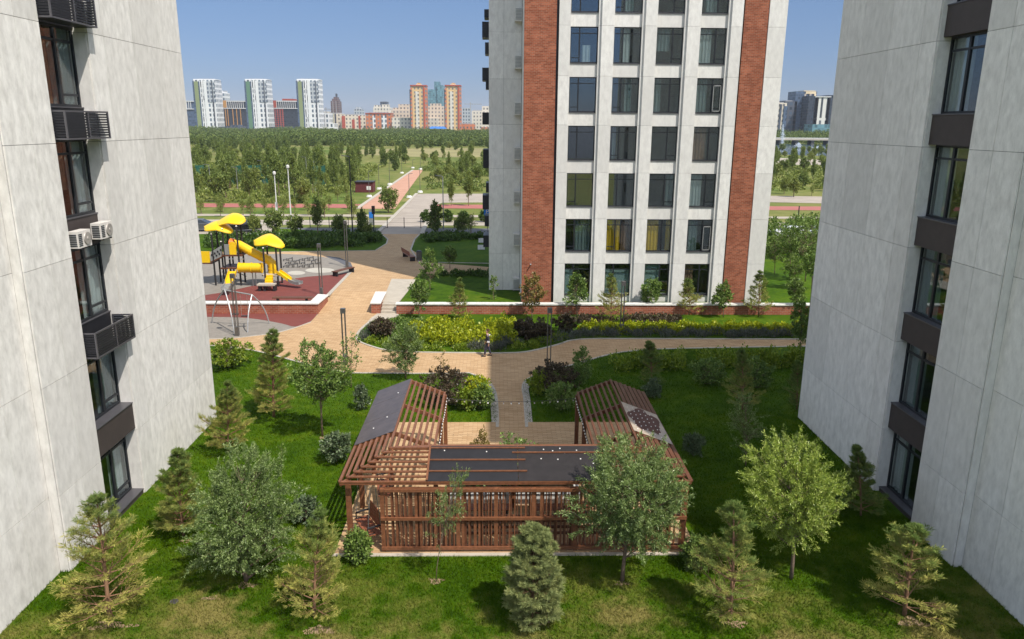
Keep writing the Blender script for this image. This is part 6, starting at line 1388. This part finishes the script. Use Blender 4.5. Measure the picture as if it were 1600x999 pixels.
c = City('glass_tower', 'blue green glass tower with stepped top behind the orange towers', 668, 692, 140, YC+420, 'f_glass', 50); c.roof(678, 686.5, 127.5, 139.9, 'f_glass', 'upper_tower', 5); c.box('glass_step', 683, 692.3, 133.5, None, 'f_glass', 3); c.box('glass_step', 667.5, 675, 143, None, 'f_glass', 3)
c = City('spire_tower', 'dark brown pointed tower with a needle on the skyline', 516.5, 528.5, 158, YC+150, 'f_brown', 30); c.roof(518, 527, 154.5, 157.9, 'f_brown', 'upper_tower'); c.roof(520, 525, 151.5, 154.45, 'f_brown', 'tower_top', 6); c.roof(521.9, 522.5, 146, 151.4, 'cdk', 'needle', 12)
c.box('light_rib', 519.5, 520.3, 158, None, 'cgry', .8); c.box('light_rib', 524.5, 525.3, 158, None, 'cgry', .8)
c = City('market_hall', 'low hall with a bright blue roof between the two orange towers', 670, 695, 201.5, YC-110, 'f_beige', 26); q = MB(); a, b_ = W(669, 198, c.Y), W(697, 198, c.Y); zt = W(683, 198, c.Y).z; q.add([(a.x, c.Y-3, zt-3.4), (b_.x, c.Y-3, zt-3.4), (b_.x-4, c.Y+10, zt), (a.x+4, c.Y+10, zt), (b_.x, c.Y+28, zt-3.4), (a.x, c.Y+28, zt-3.4)], [(0, 1, 2, 3), (3, 2, 4, 5), (0, 3, 5), (1, 4, 2), (0, 5, 4, 1)]); q.build('roof', M['cbl'], c.t)
for px, py0, py1, lb in ((735, 160, 205, 'thin tower crane at the right end of the skyline'), (509, 168, 205, 'thin tower crane beside the brown spire tower')):
    p, q0 = W(px, py0, YC+180), W(px, py1, YC+180); t = thing('tower_crane', lb, 'crane', (p.x, YC+180, ZU)); q = MB(); q.box(p.x-.8, p.x+.8, YC+179, YC+180.6, ZU, p.z); q.build('mast', M['cgry'], t); q = MB(); q.box(p.x-12, p.x+22, YC+179.3, YC+180.3, p.z-4, p.z-2.8); q.build('jib', M['cgry'], t)
# right gap
YR = 950
for lb, x0, x1, yt, mt, ex in (('cream and dark block at the tower edge beyond the lake', 1206, 1230, 161, 'f_cream', ((1214, 1226, 160, 161),)), ('dark stepped block beyond the lake', 1227, 1246, 158.5, 'f_dark', ((1229, 1242, 157, 158.5),)), ('tall blue black block with a cream crown beyond the lake', 1244, 1277, 143, 'f_blue', ()), ('black block with a bright side beside the patterned white block', 1264, 1280, 150, 'f_black', ()),
        ('white block with a pattern of slit windows beyond the lake', 1274, 1298, 151.5, 'f_lat', ()), ('tall black block next to the right building edge', 1294, 1330, 149, 'f_black', ()), ('low glass podium before the white slit window block', 1270, 1300, 194.5, 'f_glass', ())):
    c = City('city_block', lb, x0, x1, yt, YR+(20 if x0 in (1244, 1227) else (-40 if 'podium' in lb else 0)), mt, 26)
    for e in ex: c.roof(*e, 'cgry')
    if 'cream crown' in lb:
        c.box('cream_bay', 1259, 1275, 143.3, 147, 'ccream', 1); c.box('cream_bay', 1257, 1260, 147.1, 190, 'f_cream', 1); c.box('cream_bay', 1265, 1268, 147.1, 190, 'f_cream', 1); c.box('cream_bay', 1272, 1275, 147.1, 160, 'ccream', 1); c.roof(1258, 1276, 141.5, 142.9, 'ccream', 'crown')
    if 'tower edge' in lb: c.box('dark_bay', 1219, 1222, 163, None, 'f_dark', 1); c.box('dark_bay', 1225, 1230, 166, None, 'f_blue', 1)
    if 'slit' in lb and 'white' in lb and 'podium' not in lb: c.box('band', 1273.5, 1298.5, 151, 152.2, 'cwhite', 1)
